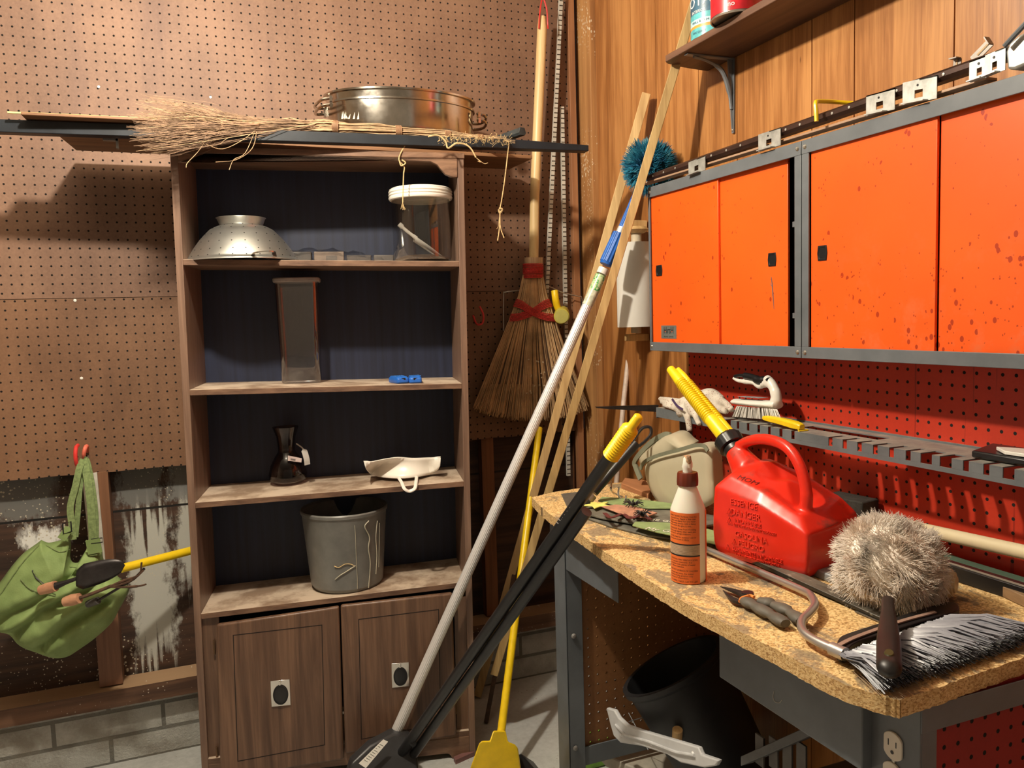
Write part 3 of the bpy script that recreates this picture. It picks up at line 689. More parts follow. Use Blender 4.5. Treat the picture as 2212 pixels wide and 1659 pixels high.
# white scoop pan on the third shelf
q = bz(870, 1028, shz(2, .58)); zs3 = shz(2, q.x)
hp_ = thing('dish_scraper', 'white plastic crescent pan with loop handle over third shelf edge', 'dustpan', BT @ V(q.x, .03, zs3))
topL = [(785, 997), (805, 996), (830, 991), (860, 987), (890, 989), (925, 988), (952, 987)]
botL = [(787, 1001), (790, 1012), (800, 1023), (822, 1031), (866, 1034), (905, 1030), (935, 1023), (950, 1010), (952, 990)]
mb = MB(); U = smoothpath([P(x, y_, y=2.42 if False else 2.335) for x, y_ in topL], 4); Lw = smoothpath([P(x, y_, z=zs3+.002) if y_ > 1015 else P(x, y_, y=2.30) for x, y_ in botL], 4)
def resamp(p, n):
    L = [0]
    for a, b in zip(p, p[1:]): L.append(L[-1]+(b-a).length)
    out = []
    for i in range(n):
        t = L[-1]*i/(n-1); k = max(0, min(len(p)-2, next((j for j in range(len(L)-1) if L[j+1] >= t), len(p)-2))); f = (t-L[k])/max(1e-9, L[k+1]-L[k]); out.append(lerp(p[k], p[k+1], min(1, max(0, f))))
    return out
n = 24; U = resamp(U, n); Lw = resamp(Lw, n); rings = []
for j in range(7):
    f = j/6; rings.append([lerp(U[i], Lw[i], f)+V(0, .012*math.sin(PI*f)*math.sin(PI*i/(n-1)), 0) for i in range(n)])
mb.loft(rings, (False, False), close=False); o = mb.build('pan', plain('bone_plastic', (.80,.76,.68), .3, 0, .03, 10), hp_); md = o.modifiers.new('s', 'SOLIDIFY'); md.thickness = .0025
mb = MB(); y1 = P(880, 1040, z=zs3+.004).y-.004
mb.tube(smoothpath([P(862, 1033, z=zs3+.003), P(868, 1043, z=zs3), P(874, 1056, y=y1-.02), P(884, 1061, y=y1-.022), P(896, 1055, y=y1-.02), P(899, 1040, z=zs3), P(900, 1030, z=zs3+.003)], 6), .0052, 8, flat=.6); mb.build('handle', plain('bone_plastic2', (.80,.76,.68), .3, 0, .03, 10), hp_)
# waste bin
q = bz(742, 1287, shz(3, .4)); 
wr = (P(836, 1100, y=2.36).x-P(646, 1100, y=2.36).x)/2; wb = (P(822, 1260, y=2.36).x-P(664, 1260, y=2.36).x)/2
w0 = onshelf(3, q.x+.01, q.y+wb+.004)
wh = P(742, 1115, y=w0.y-wr).z-w0.z
bn = thing('waste_bin', 'grey plastic waste bin with paint drips on fourth shelf', 'bin', w0)
t = NT('bin_grey'); v = t.obj(); g = t.noise(v, 20, 4, .6); t.base(t.ramp(g, [(.3, (.13,.13,.12)), (.7, (.19,.19,.175))]), .35); m_bin = t.m
mb = MB(); mb.lathe([(0,.001),(wb*.93,.001),(wb,.012),(wr*.97,wh-.018),(wr*.985,wh-.014),(wr,wh-.012),(wr*1.01,wh-.004),(wr*.99,wh),(wr*.955,wh-.006),(wb*.96,.015),(0,.012)], w0, (0,0,1), 56); mb.build('bin_body', m_bin, bn, ang=.5)
def onbin(px, py, off=.0015):
    # point on the bin's tapered skin seen at a pixel
    d = ray(px, py); o_ = V(0,0,HC); best = None
    for i in range(400):
        t_ = 2.1+i*.001*1.0; p = o_+d*(t_/d.y) if False else o_+d*(t_/FW.y*1.0)
        r_ = lerp(wb, wr, max(0, min(1, (p.z-w0.z)/wh)))
        if math.hypot(p.x-w0.x, p.y-w0.y) <= r_+off: return p
    return P(px, py, y=w0.y-wr)
mb = MB()
for k, q in enumerate((((766,1135),(768,1160),(769,1190),(770,1220),(772,1250),(772,1272)), ((797,1125),(788,1138),(798,1160),(796,1185),(800,1215),(798,1250),(796,1270)), ((815,1125),(812,1160),(814,1200),(812,1240)), ((820,1130),(819,1180),(818,1225)), ((768,1222),(748,1235),(735,1243),(724,1252)))):
    mb.tube(smoothpath([onbin(*p) for p in q], 5), [.0009, .0017, .0014][k % 3], 5)
mb.build('paint_drip', plain('drip', (.50,.47,.36), .6), bn)
mb = MB(); mb.tube(smoothpath([onbin(*p) for p in ((722, 1223), (732, 1226), (745, 1219), (758, 1219), (767, 1224))], 5), .0013, 5)
tag(mb.build('straw_scrap', m_twine), 'bit of straw string stuck on the grey bin front', 'string')
# ------------------------------------------------------------------ hanging on the pegboard, left
def rod(p, r, seg=16, flat=1.0, **k): mb = MB(); mb.tube(p, r, seg, flat=flat, **k); return mb
m_redplastic = plain('red_vinyl', (.62,.035,.03), .4, 0, .1, 60)
m_orangevinyl = plain('faded_vinyl', (.75,.16,.10), .5, 0, .1, 60)
for k, (q, lab) in enumerate((((( 176, 1008, 2.56), (166, 1003, 2.545), (163, 985, 2.54), (164, 968, 2.55), (168, 962, 2.57)), 'bright red vinyl hook, left of the two holding the green bag'),
     (((186, 1000, 2.64), (181, 985, 2.60), (184, 968, 2.60), (188, 964, 2.62), (188, 975, 2.645)), 'faded red vinyl hook, right of the two holding the green bag'))):
    tag(rod(smoothpath([P(a, b, y=c) for a, b, c in q], 6), .0055, 10).build('vinyl_hook', m_redplastic if k == 0 else m_orangevinyl), lab, 'hook', 'hooks in the left pegboard')
mb = rod(smoothpath([P(176, 1008, y=2.56), P(186, 1002, y=2.60), P(190, 985, y=2.645)], 6), .003, 8); tag(mb.build('hook_wire', m_steelrod), 'bare wire end of the hook under the bag straps', 'wire')
t = NT('canvas'); v = t.obj(); wv = t.noise(t.mapv(v, (1,1,1)), 260, 2, .5)
t.base(t.ramp(t.noise(v, 8, 5, .6), [(.3, (.16,.24,.075)), (.7, (.27,.37,.135))]), .75); t.bump(wv, .25); m_canvas = t.m
m_strap = plain('webbing', (.17,.23,.085), .85, 0, .2, 120, .3)
YT = 2.50
bag = thing('garden_tote', 'green canvas garden tool bag hanging tilted from red hooks', 'bag', P(140, 1300, y=2.52))
out = [(190,1170),(205,1168),(225,1172),(245,1172),(252,1180)]
outline = [(85,1172),(102,1178),(128,1172),(140,1166),(150,1174),(147,1188),(150,1215),(160,1222),(178,1217),(184,1205),(186,1190),(215,1192),(220,1208),(225,1222),(245,1245),(277,1275),(266,1305),(255,1325),(240,1352),(205,1385),(170,1410),(145,1425),(115,1428),(75,1415),(38,1400),(15,1375),(-25,1360),(-40,1300),(-10,1270),(20,1230),(45,1202),(75,1180)]
OL = [P(a, b, y=YT) for a, b in outline]; cen = sum(OL, V(0,0,0))/len(OL)
OL = smoothpath(OL+[OL[0]], 4)[:-1]; n = len(OL)
folds = [((0,1340),(70,1300),(165,1235)), ((40,1360),(95,1310),(215,1255)), ((90,1395),(150,1340),(230,1290))]
FL = [[P(a, b, y=YT) for a, b in f] for f in folds]
def segd(p, a, b):
    d = b-a; t_ = max(0, min(1, (p-a).dot(d)/d.dot(d))); return (p-(a+d*t_)).length
def bagy(p, f):
    dome = math.sqrt(max(0, 1-f**4))*.075
    cr = 0
    for L in FL:
        dd = min(segd(V(p.x,YT,p.z), V(a.x,YT,a.z), V(b.x,YT,b.z)) for a, b in zip(L, L[1:])); cr += .020*math.exp(-(dd/.010)**2) - .012*math.exp(-((dd-.028)/.016)**2)
    wr = .007*noise.noise(V(p.x*16+p.z*14, 1.3, p.z*24-p.x*10))+.0035*noise.noise(V(p.x*45, 4, p.z*45))
    return YT+.03-dome+(cr+wr)*min(1, (1-f)*6)
mb = MB(); rings = []
for j in range(0, 27):
    f = 1-j/27; rings.append([V(cen.x+(p.x-cen.x)*f, bagy(V(cen.x+(p.x-cen.x)*f, 0, cen.z+(p.z-cen.z)*f), f), cen.z+(p.z-cen.z)*f) for p in OL])
back = [[V(cen.x+(p.x-cen.x)*f, YT+.03+.03*math.sqrt(max(0,1-f*f)), cen.z+(p.z-cen.z)*f) for p in OL] for f in (.2, .6, .9)]
mb.loft(back+rings, (True, True)); mb.build('bag_body', m_canvas, bag, ang=2)
def onbag(px, py, off=.003):
    best = P(px, py, y=YT-.03)
    for i in range(120):
        y_ = YT-.06+i*.001; p = P(px, py, y=y_); d = V(p.x-cen.x, 0, p.z-cen.z)
        # radial fraction
        f = 0
        for k in range(n):
            a, b = OL[k]-cen, OL[(k+1) % n]-cen; a = V(a.x,0,a.z); b = V(b.x,0,b.z)
            den = a.x*b.z-a.z*b.x
            if abs(den) < 1e-12: continue
            u_ = (d.x*b.z-d.z*b.x)/den; v_ = (a.x*d.z-a.z*d.x)/den
            if u_ >= -1e-6 and v_ >= -1e-6: f = max(f, u_+v_)
        if y_ >= bagy(p, min(.98, f))-off: return V(p.x, y_, p.z)
    return best
def strap(q, wd, nm='strap', m=m_strap, par=bag, yy=None):
    mb = MB(); mb.ribbon(smoothpath(q, 6), wd, .003, (0,-1,0)); return mb.build(nm, m, par)
strap([P(158, 1166, y=2.49), P(155, 1130, y=2.50), P(152, 1095, y=2.51), P(163, 1050, y=2.52), P(172, 1010, y=2.535), P(180, 993, y=2.56)], .017)
strap([P(163, 1160, y=2.51), P(168, 1110, y=2.52), P(172, 1060, y=2.53), P(178, 1020, y=2.55), P(184, 995, y=2.58)], .014)
strap([P(202, 1200, y=2.48), P(200, 1150, y=2.49), P(196, 1090, y=2.50), P(190, 1040, y=2.52), P(184, 1005, y=2.545), P(180, 992, y=2.56)], .020)
strap([P(206, 1165, y=2.50), P(205, 1110, y=2.51), P(198, 1050, y=2.53), P(188, 1000, y=2.56), P(182, 992, y=2.58)], .018)
for a, b, c_ in (((132,1165),(150,1140),.022), ((200,1165),(206,1195),.036)):
    strap([P(*a, y=2.475), P(*b, y=2.478)], c_, 'strap_pad', m_canvas)
mb = MB(); c = P(209, 1168, y=2.475); mb.tube([c+V(-.014,0,.006), c+V(.014,0,.006), c+V(.014,0,-.006), c+V(-.014,0,-.006)], .0016, 6, closed=True); mb.build('buckle', m_black, bag)
mb = MB(); c = P(145, 1140, y=2.475); mb.tube([c+V(-.010,0,.012), c+V(.010,0,.016), c+V(.010,0,-.012), c+V(-.010,0,-.016)], .0022, 6, closed=True); mb.build('buckle', m_black, bag)
for q in (((100,1178),(128,1192),(150,1188)), ((84,1178),(45,1220),(0,1285)), ((150,1225),(185,1228),(225,1232)), ((72,1235),(88,1258),(120,1285)), ((45,1252),(70,1275),(130,1290))):
    mb = rod([onbag(*p) for p in smoothpath([V(a,b,0) for a,b in q],5) for p in [(p.x,p.y)]], .0018, 6); mb.build('seam_piping', m_strap, bag)
mb = rod(smoothpath([onbag(70,1232), onbag(78,1248), onbag(95,1262)], 5), .0018, 6); mb.build('cord_loop', m_black, bag)
m_handlew = wood('tool_handle', (.38,.17,.09), (.62,.34,.2), 0, 1.5, .6); m_dark_steel = plain('dark_steel', (.05,.045,.045), .42, .7, .2, 30)
# trowel and forks in the pockets
tr_ = thing('garden_trowel', 'hand trowel with dark blade and wooden handle in left pocket', 'trowel', P(150, 1265, y=2.40))
a, b, c, d = P(88, 1275, y=2.42), P(120, 1266, y=2.40), P(165, 1250, y=2.39), P(270, 1222, y=2.37)
rod([a, lerp(a,b,.5), b], [.013,.015,.014], 14).build('handle', m_handlew, tr_); rod([b, lerp(b,c,.5), c], [.010,.006,.005], 10).build('shank', m_dark_steel, tr_)
mb = MB(); rings = []
for i in range(15):
    f = i/14; cc = lerp(c, d, f); w_ = .034*(1-f**3)**.5*(1 if f > .12 else .6+f*3); rings.append([cc+V(.10*k*w_, -.012*(1-(k)**2)*(1-f)+.004, k*w_) for k in (-1,-.6,-.2,.2,.6,1)])
mb.loft(rings, (False, False), close=False); o = mb.build('blade', m_dark_steel, tr_); md = o.modifiers.new('s','SOLIDIFY'); md.thickness = .0018
fk = thing('hand_fork', 'rusty hand cultivator with short wooden handle in middle pocket', 'fork', P(200, 1280, y=2.40))
a, b = P(140, 1300, y=2.41), P(172, 1292, y=2.39)
rod([a, lerp(a,b,.5), b], [.013,.016,.014], 14).build('handle', m_handlew, fk)
m_rust = plain('rusty_steel', (.12,.065,.04), .7, .4, .35, 50)
rod(smoothpath([b, P(205, 1280, y=2.385), P(240, 1266, y=2.375)], 5), .0048, 8).build('shank', m_rust, fk)
for q in (((238,1267),(262,1262),(290,1250),(310,1232)), ((238,1267),(265,1255),(300,1242),(306,1215)), ((238,1267),(270,1268),(300,1266),(316,1262))):
    rod(smoothpath([P(*p, y=2.37-.004*i) for i, p in enumerate(q)], 5), [.0036]*10+[.0025]*6, 6).build('tine', m_rust, fk)
wd_ = thing('weeder', 'thin black-shafted weeder stuck in the right pocket', 'weeder', P(230, 1290, y=2.39))
rod([P(190, 1305, y=2.42), P(212, 1297, y=2.40)], .010, 12).build('handle', plain('dull_grip', (.08,.075,.07), .5), wd_)
rod([P(212, 1297, y=2.40), P(290, 1250, y=2.37), P(312, 1228, y=2.365)], .0036, 8).build('shaft', m_dark_steel, wd_)
# yellow rod going behind the bookcase
a, b = P(262, 1228, y=2.50), P(418, 1188, y=2.60); e = lerp(a, b, 1.5)
tag(rod([a, e], .0125, 16).build('yellow_rod', m_yellow), 'bright yellow pole end poking out left behind the bookcase', 'pole')

# ------------------------------------------------------------------ brooms, strips and poles in the corner
m_corn = plain('broom_straw', (.50,.31,.15), .75, 0, .25, 12)
cb = thing('straw_broom', 'big straw broom hung on the pegboard with red cord lacing', 'broom', P(1150, 800, y=2.59))
def m_pole():
    return wood('broom_handle', (.52,.34,.14), (.78,.58,.30), 2, .8, .4, .03)
rod([P(1171, 36, y=2.56), P(1171, 60, y=2.56), P(1155, 420, y=2.585), P(1153, 562, y=2.59)], [.012,.0165,.0165,.0165], 20).build('handle', m_pole(), cb)
mb = rod(smoothpath([P(1164, 62, y=2.545), P(1166, 30, y=2.545), P(1172, -4, y=2.55), P(1181, 20, y=2.545), P(1183, 50, y=2.545), P(1184, 62, y=2.55)], 6), .0026, 8); mb.build('hanging_loop', m_redplastic, cb)
cy = 2.59
def bx(px, py): return P(px, py, y=cy)
def bow(py):    # half-width centre in px at a height
    T = [(562,1153,20),(600,1151,20),(640,1151,31),(665,1151,43),(700,1150,52),(760,1148,76),(830,1148,105),(880,1147,125),(908,1146,129)]
    for (a,c0_,w0_),(b,c1_,w1_) in zip(T, T[1:]):
        if a <= py <= b: f = (py-a)/(b-a); return lerp(c0_,c1_,f), lerp(w0_,w1_,f)
    return T[-1][1:]
random.seed(21); mb = MB()
for i in range(620):
    s_ = random.uniform(-1, 1); lay = random.uniform(-1, 1); py1 = 902-26*abs(s_)**2.2+random.uniform(-6, 9); pts = []
    for py in (590, 640, 690, 760, 840, py1):
        c_, w_ = bow(min(908, py)); dep = (.020 if py < 640 else .027)*math.sqrt(max(0, 1-s_*s_*.8)); pts.append(P(c_+s_*w_+random.uniform(-.6,.6), py, y=cy+lay*dep))
    r0 = random.uniform(.0012, .0025); mb.tube(pts, [r0]*4+[r0, r0*.9], 4)
o = mb.build('straw', m_corn, cb); o['kind'] = 'stuff'
mb = MB(); mb.loft([[P(lerp(1150,bow(py)[0],1)+bow(py)[1]*.96*math.cos(a), py, y=cy+(.018 if py < 650 else .02)*math.sin(a)) for a in [2*PI*k/24 for k in range(24)]] for py in (592, 640, 690, 760, 830)]); mb.build('core', plain('straw_core', (.10,.055,.028), .85, 0, .3, 12), cb)
mb = MB(); mb.loft([[bx(1153, 0)*0+P(1153+20*math.cos(a), py, y=cy+.026*math.sin(a)) for a in [2*PI*k/24 for k in range(24)]] for py in (556, 560, 578)]); mb.build('collar', wood('cut_ends', (.34,.22,.12), (.66,.52,.34), 2, 5), cb)
mb = MB()
for k in range(12):
    py = 571+k*2.6; mb.tube([P(1151.5+21.5*math.cos(a), py+.8*math.sin(a+k), y=cy+.029*math.sin(a)) for a in [2*PI*i/22 for i in range(22)]], .0021, 5, closed=True)
m_cord = plain('red_cord', (.55,.035,.03), .7, 0, .25, 200, .4); mb.build('cord_binding', m_cord, cb)
mb = MB()
for k in range(6):
    for sg in (-1, 1):
        pts = []
        for i in range(25):
            f = i/24; s_ = lerp(-1, 1, f); py = 674+sg*(16*math.sin(s_*PI/2))+(k-2.5)*2.9-4*abs(s_); c_, w_ = bow(py); pts.append(P(c_+s_*(w_+1), py, y=cy-.031*math.sqrt(max(0,1-s_*s_*.9))-.0015*(sg+1)))
        mb.tube(pts, .0019, 5)
mb.build('cord_lacing', m_cord, cb)
mb = MB(); random.seed(8)
for k in range(16):
    p = P(random.gauss(1158, 14), random.uniform(770, 860), y=cy-.031); mb.lathe([(0,-.003),(.003,-.001),(.002,.003),(0,.004)], p, (random.uniform(-1,1),-.3,random.uniform(-1,1)), 6)
mb.build('debris', plain('debris', (.55,.45,.30), .9), cb)['kind'] = 'stuff'
# slotted shelf standards
def m_std():
    t = NT('slotted_strip'); v = t.obj(); o_ = t.xyz(v); fz = t.M('FRACT', t.M('DIVIDE', o_[2], .0165))
    s_ = t.M('MULTIPLY', t.M('LESS_THAN', t.M('ABSOLUTE', t.M('SUBTRACT', fz, .5)), .11), t.M('LESS_THAN', t.xyz(t.n('ShaderNodeNewGeometry').outputs['Normal'])[1], -.6))
    t.base(t.mix(s_, t.ramp(t.noise(v, 30, 4), [(.3, (.42,.40,.35)), (.7, (.62,.60,.53))]), (.03,.025,.02)), .4); return t.m
ms_ = m_std()
for (a, b, lab) in (((1213, -10, 2.600), (1181, 650, 2.615), 'slotted white shelf standard leaning left, behind the broom'), ((1215, 230, 2.625), (1229, 1028, 2.63), 'slotted white shelf standard standing nearly upright by the corner strip')):
    mb = MB(); p, q = P(a[0], a[1], y=a[2]), P(b[0], b[1], y=b[2]); s_ = V(.0065,0,0); e = V(0,.010,0)
    mb.hexa([q-s_, q+s_, q+s_+e, q-s_+e, p-s_, p+s_, p+s_+e, p-s_+e]); mb.box(V(0,0,0),V(0,0,0)) if False else None
    tag(mb.build('shelf_standard', ms_), lab, 'shelf standard', 'shelf standards in the corner')
fr = thing('wire_hanger', 'bent grey wire frame on the pegboard behind the straw broom', 'wire', P(1150, 640, y=2.60))
rod(smoothpath([P(1088, 715, y=2.62), P(1088, 640, y=2.615), P(1092, 631, y=2.61), P(1125, 627, y=2.60), P(1178, 618, y=2.62), P(1215, 632, y=2.61), P(1248, 640, y=2.60), P(1257, 646, y=2.60), P(1258, 700, y=2.60)], 5), .0022, 8).build('wire', m_steelrod, fr)
tag(rod(smoothpath([P(1022, 682, y=2.64), P(1030, 700, y=2.615), P(1042, 698, y=2.605), P(1044, 680, y=2.60), P(1036, 662, y=2.605)], 6), .0035, 8).build('vinyl_hook', m_redplastic), 'small red hook on pegboard between the bookcase and straw broom', 'hook')
fl = thing('yellow_torch', 'small yellow plastic lamp hanging on the wire beside the broom', 'torch', P(1208, 665, y=2.56))
a, b = P(1214, 676, y=2.60), P(1213, 683, y=2.535); rod([a, b], [.026,.027], 24).build('torch_head', plain('old_yellow', (.55,.47,.06), .45, 0, .12, 20), fl)
rod([b, b+(b-a)*.04], [.024, .024], 24).build('lens_cap', plain('pale_yellow', (.50,.45,.12), .4, 0, .1, 20), fl)
rod(smoothpath([P(1198, 628, y=2.575), P(1200, 645, y=2.57), P(1203, 660, y=2.575), P(1208, 672, y=2.58)], 5), .0125, 12).build('torch_handle', m_yellow, fl)
# leaning sticks
def stick(name, a, b, w1, w2, m, lab, cat='stick', face=None, bev=.0015):
    d = (b-a).normalized(); u = Vector(face) if face is not None else V(-1,-.3,0); u = (u-d*u.dot(d)).normalized(); v_ = d.cross(u)
    mb = MB(); mb.hexa([a-u*w1/2-v_*w2/2, a+u*w1/2-v_*w2/2, a+u*w1/2+v_*w2/2, a-u*w1/2+v_*w2/2, b-u*w1/2-v_*w2/2, b+u*w1/2-v_*w2/2, b+u*w1/2+v_*w2/2, b-u*w1/2+v_*w2/2])
    return tag(mb.build(name, m, bevel=bev), lab, cat)
stick('wood_stick', P(1032, 1500, z=0.01), P(1396, 203, x=1.325), .034, .027, m_pine, 'pine batten with square top leaning in the corner, behind the blue duster', face=(-.5,-1,0))
m_pine_old = wood('old_pine', (.28,.17,.06), (.58,.40,.17), 2, 1.3, .65, .3)
stick('wood_stick', P(1068, 1455, y=2.30), P(1520, -60, x=1.30), .026, .024, m_pine_old, 'rough thin batten leaning in front of the blue duster, up past the shelf', face=(-.5,-1,0))
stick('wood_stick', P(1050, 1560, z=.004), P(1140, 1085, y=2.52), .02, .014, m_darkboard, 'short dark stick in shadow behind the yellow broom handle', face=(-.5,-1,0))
# white pole behind
tag(rod([P(1330, 1060, y=2.30), P(1347, 870, y=2.36), P(1364, 715, y=2.40)], .0085, 12).build('white_pole', plain('pinkish_white', (.62,.50,.42), .45)), 'thin off-white pole standing behind the bench, below the paper towels', 'pole')
# paper towel roll on its holder
pt = thing('paper_towel_roll', 'white paper towel roll on upright holder, left of the cabinets', 'paper towel', P(1372, 600, y=2.22))
t = NT('paper'); v = t.obj(); t.base(t.ramp(t.noise(v, 5, 3), [(.3, (.60,.58,.53)), (.7, (.74,.72,.67))]), .9); t.bump(t.vor(t.mapv(v, (1,1,1)), 220), .12, .001)
c = P(1375, 525, y=2.215); e = P(1374, 706, y=2.215); R0 = .058
mb = MB(); mb.lathe([(.020, 0), (R0, 0), (R0, c.z-e.z), (.020, c.z-e.z), (.020, 0)], e, (0,0,1), 40); mb.build('roll', t.m, pt, ang=.5)
rod([e+V(0,0,-.02), c+V(0,0,.05)], .016, 16).build('core', plain('core_tube', (.55,.48,.36), .8), pt)
mb = MB(); mb.lathe([(.0,.052),(.03,.05),(.04,.04),(.025,.03),(.017,.03)], c, (0,0,1), 20); mb.build('holder_knob', m_pine, pt)
mb = MB(); p = c+V(.0,.02,.05); mb.box(p+V(-.02,-.01,0), V(1.355, p.y+.02, p.z+.022)); mb.build('holder_arm', m_pine, pt, bevel=.002)
mb = MB(); p = e+V(0,.02,-.045); mb.box(p+V(-.02,-.01,0), V(1.355, p.y+.02, p.z+.022)); mb.build('holder_arm', m_pine, pt, bevel=.002)
# duster on a telescopic aluminium pole
du = thing('telescopic_duster', 'fluffy blue duster on a long aluminium pole leaning in the corner', 'duster', P(815, 1665, z=.0))
A = P(812, 1678, z=.012); Z = P(1392, 385, x=1.275)
def al(px, py):  # point on the pole's line at a photo row
    lo_, hi_ = 0., 1.
    for _ in range(40):
        m_ = (lo_+hi_)/2; q = lerp(A, Z, m_)-V(0,0,HC); yy = 829.5-FPX*q.dot(UP)/q.dot(FW)
        if yy > py: lo_ = m_
        else: hi_ = m_
    return lerp(A, Z, lo_)
m_alpole = NT('brushed_pole'); m_alpole.base((.80,.80,.80), .42, .55); t = m_alpole; v = t.obj()
m_alpole.bump(t.noise(t.mapv(v, (400,400,2)), 1, 2), .3); m_alpole = m_alpole.m
def fluted(a, b, r0, r1, n=20, amp=.04):
    mb = MB(); d = (b-a); mb.lathe([(r0,0),(r1,d.length)], a, d, 80, fn=lambda th, h: 1+amp*math.cos(th*n), cap=(True,True)); return mb
fluted(A, al(0,595), .0150, .0150).build('outer_tube', m_alpole, du, ang=1.2)
rod([al(0,1665), al(0,1610)], .0158, 20).build('end_cap', plain('grey_cap', (.55,.55,.52), .4), du)
t = NT('pole_sticker'); v = t.obj(); o_ = t.xyz(v); t.base(t.mix(t.ramp(t.noise(v, 45, 4, .6, 2.), [(.42, 0.), (.5, 1.)]), (.03,.32,.08), (.55,.68,.40)), .3)
rod([al(0,628), al(0,595)], .0162, 24).build('green_label', t.m, du)
mb_ = rod([al(0,660), al(0,628)], .0161, 24); mb_.build('clear_label', plain('lab2', (.60,.64,.50), .3, 0, .2, 90), du)
rod([al(0,592), al(0,580)], .0161, 24).build('white_label', m_white, du)
sl = fluted(al(0,567), al(0,505), .0205, .0195, 12, .05); sl.build('twist_grip', m_blue, du, ang=1)
rod([al(0,572), al(0,566)], [.018,.0205], 24).build('grip_collar', m_blue, du)
rod([al(0,505), al(0,492)], .0125, 20).build('inner_tube', m_alpole, du)
fluted(al(0,494), al(0,432), .0115, .0125, 10, .05).build('upper_grip', m_blue, du, ang=1)
fluted(al(0,434), al(0,400), .0140, .0085, 10, .02).build('socket', plain('deep_blue', (.012,.06,.34), .35), du, ang=1)
def fluff(name, c, ax, rad, n, cols, par, curl=.25, r0=.0006, L=(.5,1.0), flat=1.0, sd=1, cut=-1.0, droop=0, st0=.25, zmin=-9):
    """soft fibres standing out of a ball"""
    random.seed(sd); mb = MB(); ax = Vector(ax).normalized()
    for i in range(n):
        while True:
            d = V(random.gauss(0,1), random.gauss(0,1), random.gauss(0,1)).normalized()
            if d.dot(ax) > cut: break
        k = noise.noise(d*2.3+V(sd,0,0)); ll = rad*random.uniform(*L)*(1+.16*k)
        sw = d.cross(V(noise.noise(d*3+V(5,0,0)), noise.noise(d*3+V(0,7,0)), noise.noise(d*3+V(0,0,9))))*curl*2
        dd = d-ax*d.dot(ax)*(1-flat)
        st = c+dd*rad*st0; pts = []
        for j in range(5):
            f = j/4; pts.append(st+(dd*(ll-rad*st0)*f)+sw*rad*f*f+V(random.uniform(-1,1),random.uniform(-1,1),random.uniform(-1,1))*rad*.035*f+V(0,0,-droop*rad*f*f))
        for q in pts: q.z = max(q.z, zmin)
        mb.tube(pts, [r0*2, r0*1.8, r0*1.5, r0, r0*.3], 3, cap=False)
    o = mb.build(name, cols, par, ang=3); o['kind'] = 'stuff'; return o
t = NT('blue_fibre'); v = t.obj(); t.base(t.ramp(t.noise(v, 26, 4, .6), [(.32, (.010,.10,.22)), (.55, (.03,.30,.46)), (.72, (.26,.58,.64))]), .7); soft(t, .3); m_bf = t.m
hc = P(1402, 360, x=1.27)
fluff('duster_head', hc, (Z-A), .083, 5200, m_bf, du, .16, .0012, sd=3, L=(.78,1.02))
mb = MB(); bmesh.ops.create_icosphere(mb.bm, subdivisions=3, radius=.056, matrix=Matrix.Translation(hc)); mb.build('duster_core', plain('core_blue', (.008,.07,.16), .9), du)
# yellow broom
yb = thing('plastic_broom', 'yellow broom with flared yellow head standing head down', 'broom', P(1070, 1700, z=0))
a = P(1076, 1640, y=2.06); hd = P(1083, 1578, y=2.075); b = P(1165, 925, y=2.56)
rod([a, hd, b], .0117, 18).build('handle', m_yellow, yb)
def yp(px, py, dy=0): return P(px, py, y=2.07+dy)
F = [(1066,1578),(1064,1582),(1058,1600),(1041,1600),(1035,1606),(1016,1659),(1008,1690),(1126,1690),(1125,1659),(1119,1616),(1112,1608),(1097,1602),(1093,1582),(1091,1578)]
mb = MB(); fr_ = [yp(x, y_, -.030*min(1, (y_-1578)/40+.35)) for x, y_ in F]; bk_ = [yp(x, y_, .022*min(1, (y_-1578)/40+.35)) for x, y_ in F]
mb.loft([fr_, bk_]); mb.build('broom_head', m_yellow, yb, bevel=.004, seg=3)
mb = MB(); a, b = yp(1010, 1688, 0), yp(1126, 1688, 0); random.seed(2)
for i in range(160):
    q = lerp(a, b, random.random())+V(0, random.uniform(-.02,.02), 0); mb.tube([q, V(q.x*1+random.uniform(-.006,.006), q.y, .003)], .0011, 4)
mb.build('bristles', m_yellow, yb)['kind'] = 'stuff'
# black poles leaning over the bench corner
A1 = P(838, 1668, z=.012); X1 = P(1240, 1098, x=.735)
def ext(A_, X_, row):
    t0, t1 = 0., 4.
    for _ in range(50):
        m_ = (t0+t1)/2; q = lerp(A_, X_, m_)-V(0,0,HC); yy = 829.5-FPX*q.dot(UP)/q.dot(FW)
        if yy > row: t0 = m_
        else: t1 = m_
    return lerp(A_, X_, t0)
bp = thing('broom_pole', 'black pole with ribbed yellow grip leaning across the bench corner', 'broom', A1)
rod([A1, ext(A1, X1, 975)], .0140, 20).build('pole', m_black, bp)
g0_, g1_ = ext(A1, X1, 985), ext(A1, X1, 925); g2_ = ext(A1, X1, 900)
mb = MB(); L = (g1_-g0_).length; pr = [(0,-.001),(.0165,0)]
for k in range(26): pr.append((.0165+.0016*math.cos(k*PI), L*k/25))
pr += [(.0165, L), (.010, L+.006), (.0095, L+(g2_-g1_).length), (.006, L+(g2_-g1_).length+.003), (0, L+(g2_-g1_).length+.003)]
mb.lathe(pr, g0_, g1_-g0_, 28); mb.build('yellow_grip', m_yellow, bp, ang=1)
lm_ = text_mesh('O-Cedar', .030, .0003); q0, q1 = ext(A1, X1, 1150), ext(A1, X1, 1085)
A2 = P(866, 1668, z=.012); X2 = P(1262, 1112, x=.745)
t = NT('x'); 
bp2 = thing('mop_pole', 'second black pole lying close beside the one with yellow grip', 'broom', A2)
rod([A2, ext(A2, X2, 1105)], .0125, 18).build('pole', m_black, bp2)
